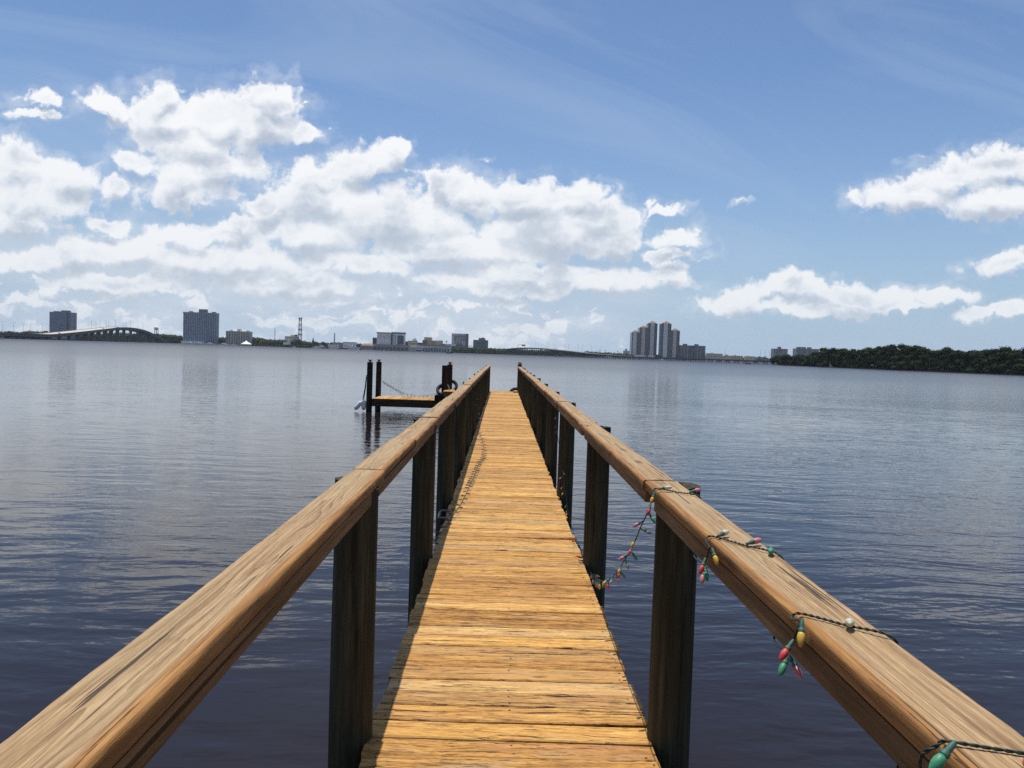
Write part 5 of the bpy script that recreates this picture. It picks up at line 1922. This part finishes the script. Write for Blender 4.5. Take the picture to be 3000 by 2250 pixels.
belt(Z4(1560, 512), Z4(1860, 530), 2015, 34, 0.4)
belt(Z4(1840, 522), Z4(2240, 530), 2025, 46, 0.35)
belt(Z4(2100, 540), Z4(2330, 545), 1985, 24, 0.3)
V, Fc = joined(leaves(cs, rs, 46, 1.5), cores(cs, rs))
o = bpy.data.objects.new('shoreline_trees', np_mesh('shoreline_trees', V, Fc, M_LEAF))
COL.objects.link(o)
tag(o, 'continuous belt of green trees along the far bank', 'trees', None, 'stuff')


# single trees that stand out from it
def tree(label, q_top, D, r, squash=0.9, name='broadleaf_tree', mat=None, group='single trees on the far bank'):
    p = at(*q_top, D)
    zt = p.z
    t = thing(name, label, 'tree', (p.x, D, GZ), group)
    c, rr = [], []
    for k in range(6):
        c.append((p.x + rt.uniform(-0.5, 0.5) * r, D + rt.uniform(-0.5, 0.5) * r, zt - r * squash * rt.uniform(0.75, 1.4)))
        rr.append((r * 0.62, r * 0.6, r * 0.55 * squash))
    V, Fc = leaves(c, rr, 60, 1.1)
    c_ = bpy.data.objects.new('crown', np_mesh('crown', V, Fc, mat or M_LEAFD))
    link(c_, t)
    mb = MB()
    h = zt - r * squash * 1.1
    mb.tube([(p.x, D, GZ - 0.2), (p.x + 0.2, D, GZ + (h - GZ) * 0.6), (p.x, D, h)], [0.5, 0.4, 0.25], 7)
    mb.build('trunk', M_BARK, t, True)


def palm(label, q_top, D, group='palms on the far bank'):
    p = at(*q_top, D)
    t = thing('palm_tree', label, 'palm', (p.x, D, GZ), group)
    V, Fc, o = [], [], 0
    for k in range(18):
        a = 2 * PI * k / 18 + rt.uniform(-0.1, 0.1)
        up = rt.uniform(-0.3, 0.8)
        prev = None
        for i in range(5):
            u = i / 4
            c = np.array([p.x + math.cos(a) * 3.4 * u, D + math.sin(a) * 3.4 * u, p.z - 1.4 + up * 1.6 * u - 2.4 * u * u])
            wv = np.array([-math.sin(a), math.cos(a), 0]) * (0.42 * (1 - u * 0.8))
            if prev is not None:
                V += [prev[0] - prev[1], prev[0] + prev[1], c + wv, c - wv]
                Fc.append([o, o + 1, o + 2, o + 3])
                o += 4
            prev = (c, wv)
    c_ = bpy.data.objects.new('crown', np_mesh('crown', np.array(V), np.array(Fc), M_LEAFD))
    link(c_, t)
    mb = MB()
    mb.tube([(p.x, D, GZ - 0.2), (p.x + 0.3, D, (GZ + p.z) / 2), (p.x, D, p.z - 1.4)], [0.34, 0.26, 0.22], 7)
    mb.build('trunk', M_BARK, t, True)


for lab, q, D, r in (
        ('dark round tree rising behind the left end of the right bridge', Z3(1400, 285), 1860, 11), ('flat-topped dark tree touching the hump of the right bridge', Z3(1495, 287), 1850, 10), ('dark round tree above the middle of the right bridge', Z3(2012, 288), 2030, 9),
        ('tall dark tree left of the three-step apartment tower', Z4(302, 454), 2020, 11), ('dark round tree between the low pale blocks behind the right bridge', Z4(1818, 494), 2030, 11), ('wide round tree over the beige low block behind the right bridge', Z4(2040, 514), 2040, 13),
        ('tall tree at the right shoulder of the beige apartment block', Z2(160, 459), 1885, 10), ('wide dark tree at the foot of the lattice mast', Z2(640, 484), 1840, 9), ('round tree beneath the dark church spire', Z2(830, 506), 1850, 7), ('round tree standing left of the small radio mast', Z2(920, 508), 1900, 8)):
    tree(lab, q, D, r)
for lab, q, D in (('slender palm right of the pink-grey office block', Z3(1088, 262), 1850), ('taller slender palm left of the green glass block', Z3(1112, 260), 1850), ('palm at the right of the white hall openings', Z3(935, 292), 1790),
                  ('palm in the trees left of the three-step tower', Z4(492, 456), 2010), ('palm nearest the three-step apartment tower', Z4(626, 468), 2005), ('palm by the street lamps of the right bridge', Z4(430, 462), 2005)):
    palm(lab, q, D)

# shrubs in front of the white hall
pal = 'palms along the white waterfront hall'
for k in range(9):
    palm('short palm in the row before the openings of the white hall', Z2(2010 + k * 30, 574 + rt.uniform(-4, 6)), 1768, pal)

# ------------------------------------------------------------------ mangrove woods on the right
prof = [(Z5(205, 285), 770), (Z5(300, 262), 740), (Z5(420, 258), 705), (Z5(560, 250), 670), (Z5(680, 212), 645), (Z5(760, 222), 625), (Z5(880, 220), 600), (Z5(1000, 212), 580), (Z5(1100, 205), 560), (Z5(1180, 190), 550), (Z5(1280, 188), 540), (Z5(1400, 192), 525), (Z5(1480, 206), 515),
        (Z5(1560, 228), 505), (Z5(1640, 226), 495), (Z5(1700, 212), 488), (Z5(1800, 210), 478), (Z5(1880, 228), 470), (Z5(1960, 214), 462), (Z5(2080, 200), 452), (Z5(2212, 196), 440), (Z5(2500, 190), 420), (Z5(2800, 180), 400), (Z5(3300, 170), 370)]
cs, rs = [], []
for i in range(len(prof) - 1):
    (qa, da), (qb, db) = prof[i], prof[i + 1]
    A, B = at(*qa, da + 14), at(*qb, db + 14)
    n = max(3, int((B - A).length / 5.5))
    for k in range(n):
        u = (k + rt.uniform(0, 1)) / n
        P = A.lerp(B, u)
        top = P.z
        for row in range(6):
            yo = (-13, -10, -4, 3, 9, 15)[row]
            h = top * (0.22, 0.44, 0.66, 0.84, 0.95, 1.0)[row] * rt.uniform(0.84, 1.06)
            if i < 3:
                h *= 0.9
            r = rt.uniform(2.2, 4.2)
            z = h - r * 0.8
            first = True
            while z > -0.3:
                cs.append((P.x + rt.uniform(-2.5, 2.5), P.y + yo + rt.uniform(-2.5, 2.5), max(z, r * 0.35)))
                rs.append((r * rt.uniform(0.9, 1.35), r * rt.uniform(0.9, 1.3), r * (0.75 if first else 1.0)))
                first = False
                z -= r * 1.5
                if row > 2 and z < h * 0.3:
                    break
V, Fc = joined(leaves(cs, rs, 190, 0.46), cores(cs, rs, 0.74))
o = bpy.data.objects.new('mangrove_woods', np_mesh('mangrove_woods', V, Fc, M_MANG))
COL.objects.link(o)
tag(o, 'dense dark green mangrove woods along the right bank', 'woods', None, 'stuff')
mb = MB()
pts = [at(*q, d) for q, d in prof]
L0 = [(p.x, d + 6, 0.35) for p, (q, d) in zip(pts, prof)]
n = len(L0)
mb.add(L0 + [(x + 60, y + 160, 0.5) for x, y, z in L0] + [(x, y, -1) for x, y, z in L0], [(i, i + 1, n + i + 1, n + i) for i in range(n - 1)] + [(2 * n + i, 2 * n + i + 1, i + 1, i) for i in range(n - 1)])
struct(mb.build('mangrove_bank', plain('black_mud', (0.02, 0.017, 0.012), 0.9)))

# ------------------------------------------------------------------ thin haze over the river
HAZE = 0.00004
if HAZE:
    hm = bpy.data.materials.new('river_haze')
    hm.use_nodes = True
    hm.node_tree.nodes.clear()
    T = NT(hm.node_tree)
    out = T.n('ShaderNodeOutputMaterial')
    pv = T.n('ShaderNodeVolumePrincipled')
    T.put(pv, 'Color', (0.80, 0.88, 1.0, 1))
    T.put(pv, 'Density', HAZE)
    T.put(pv, 'Anisotropy', 0.2)
    hm.node_tree.links.new(pv.outputs[0], out.inputs['Volume'])
    mb = MB()
    mb.span(-5200, 5200, -400, 4400, -2.5, 150)
    o = mb.build('haze', hm)
    tag(o, 'thin pale haze over the river', 'haze', None, 'stuff')
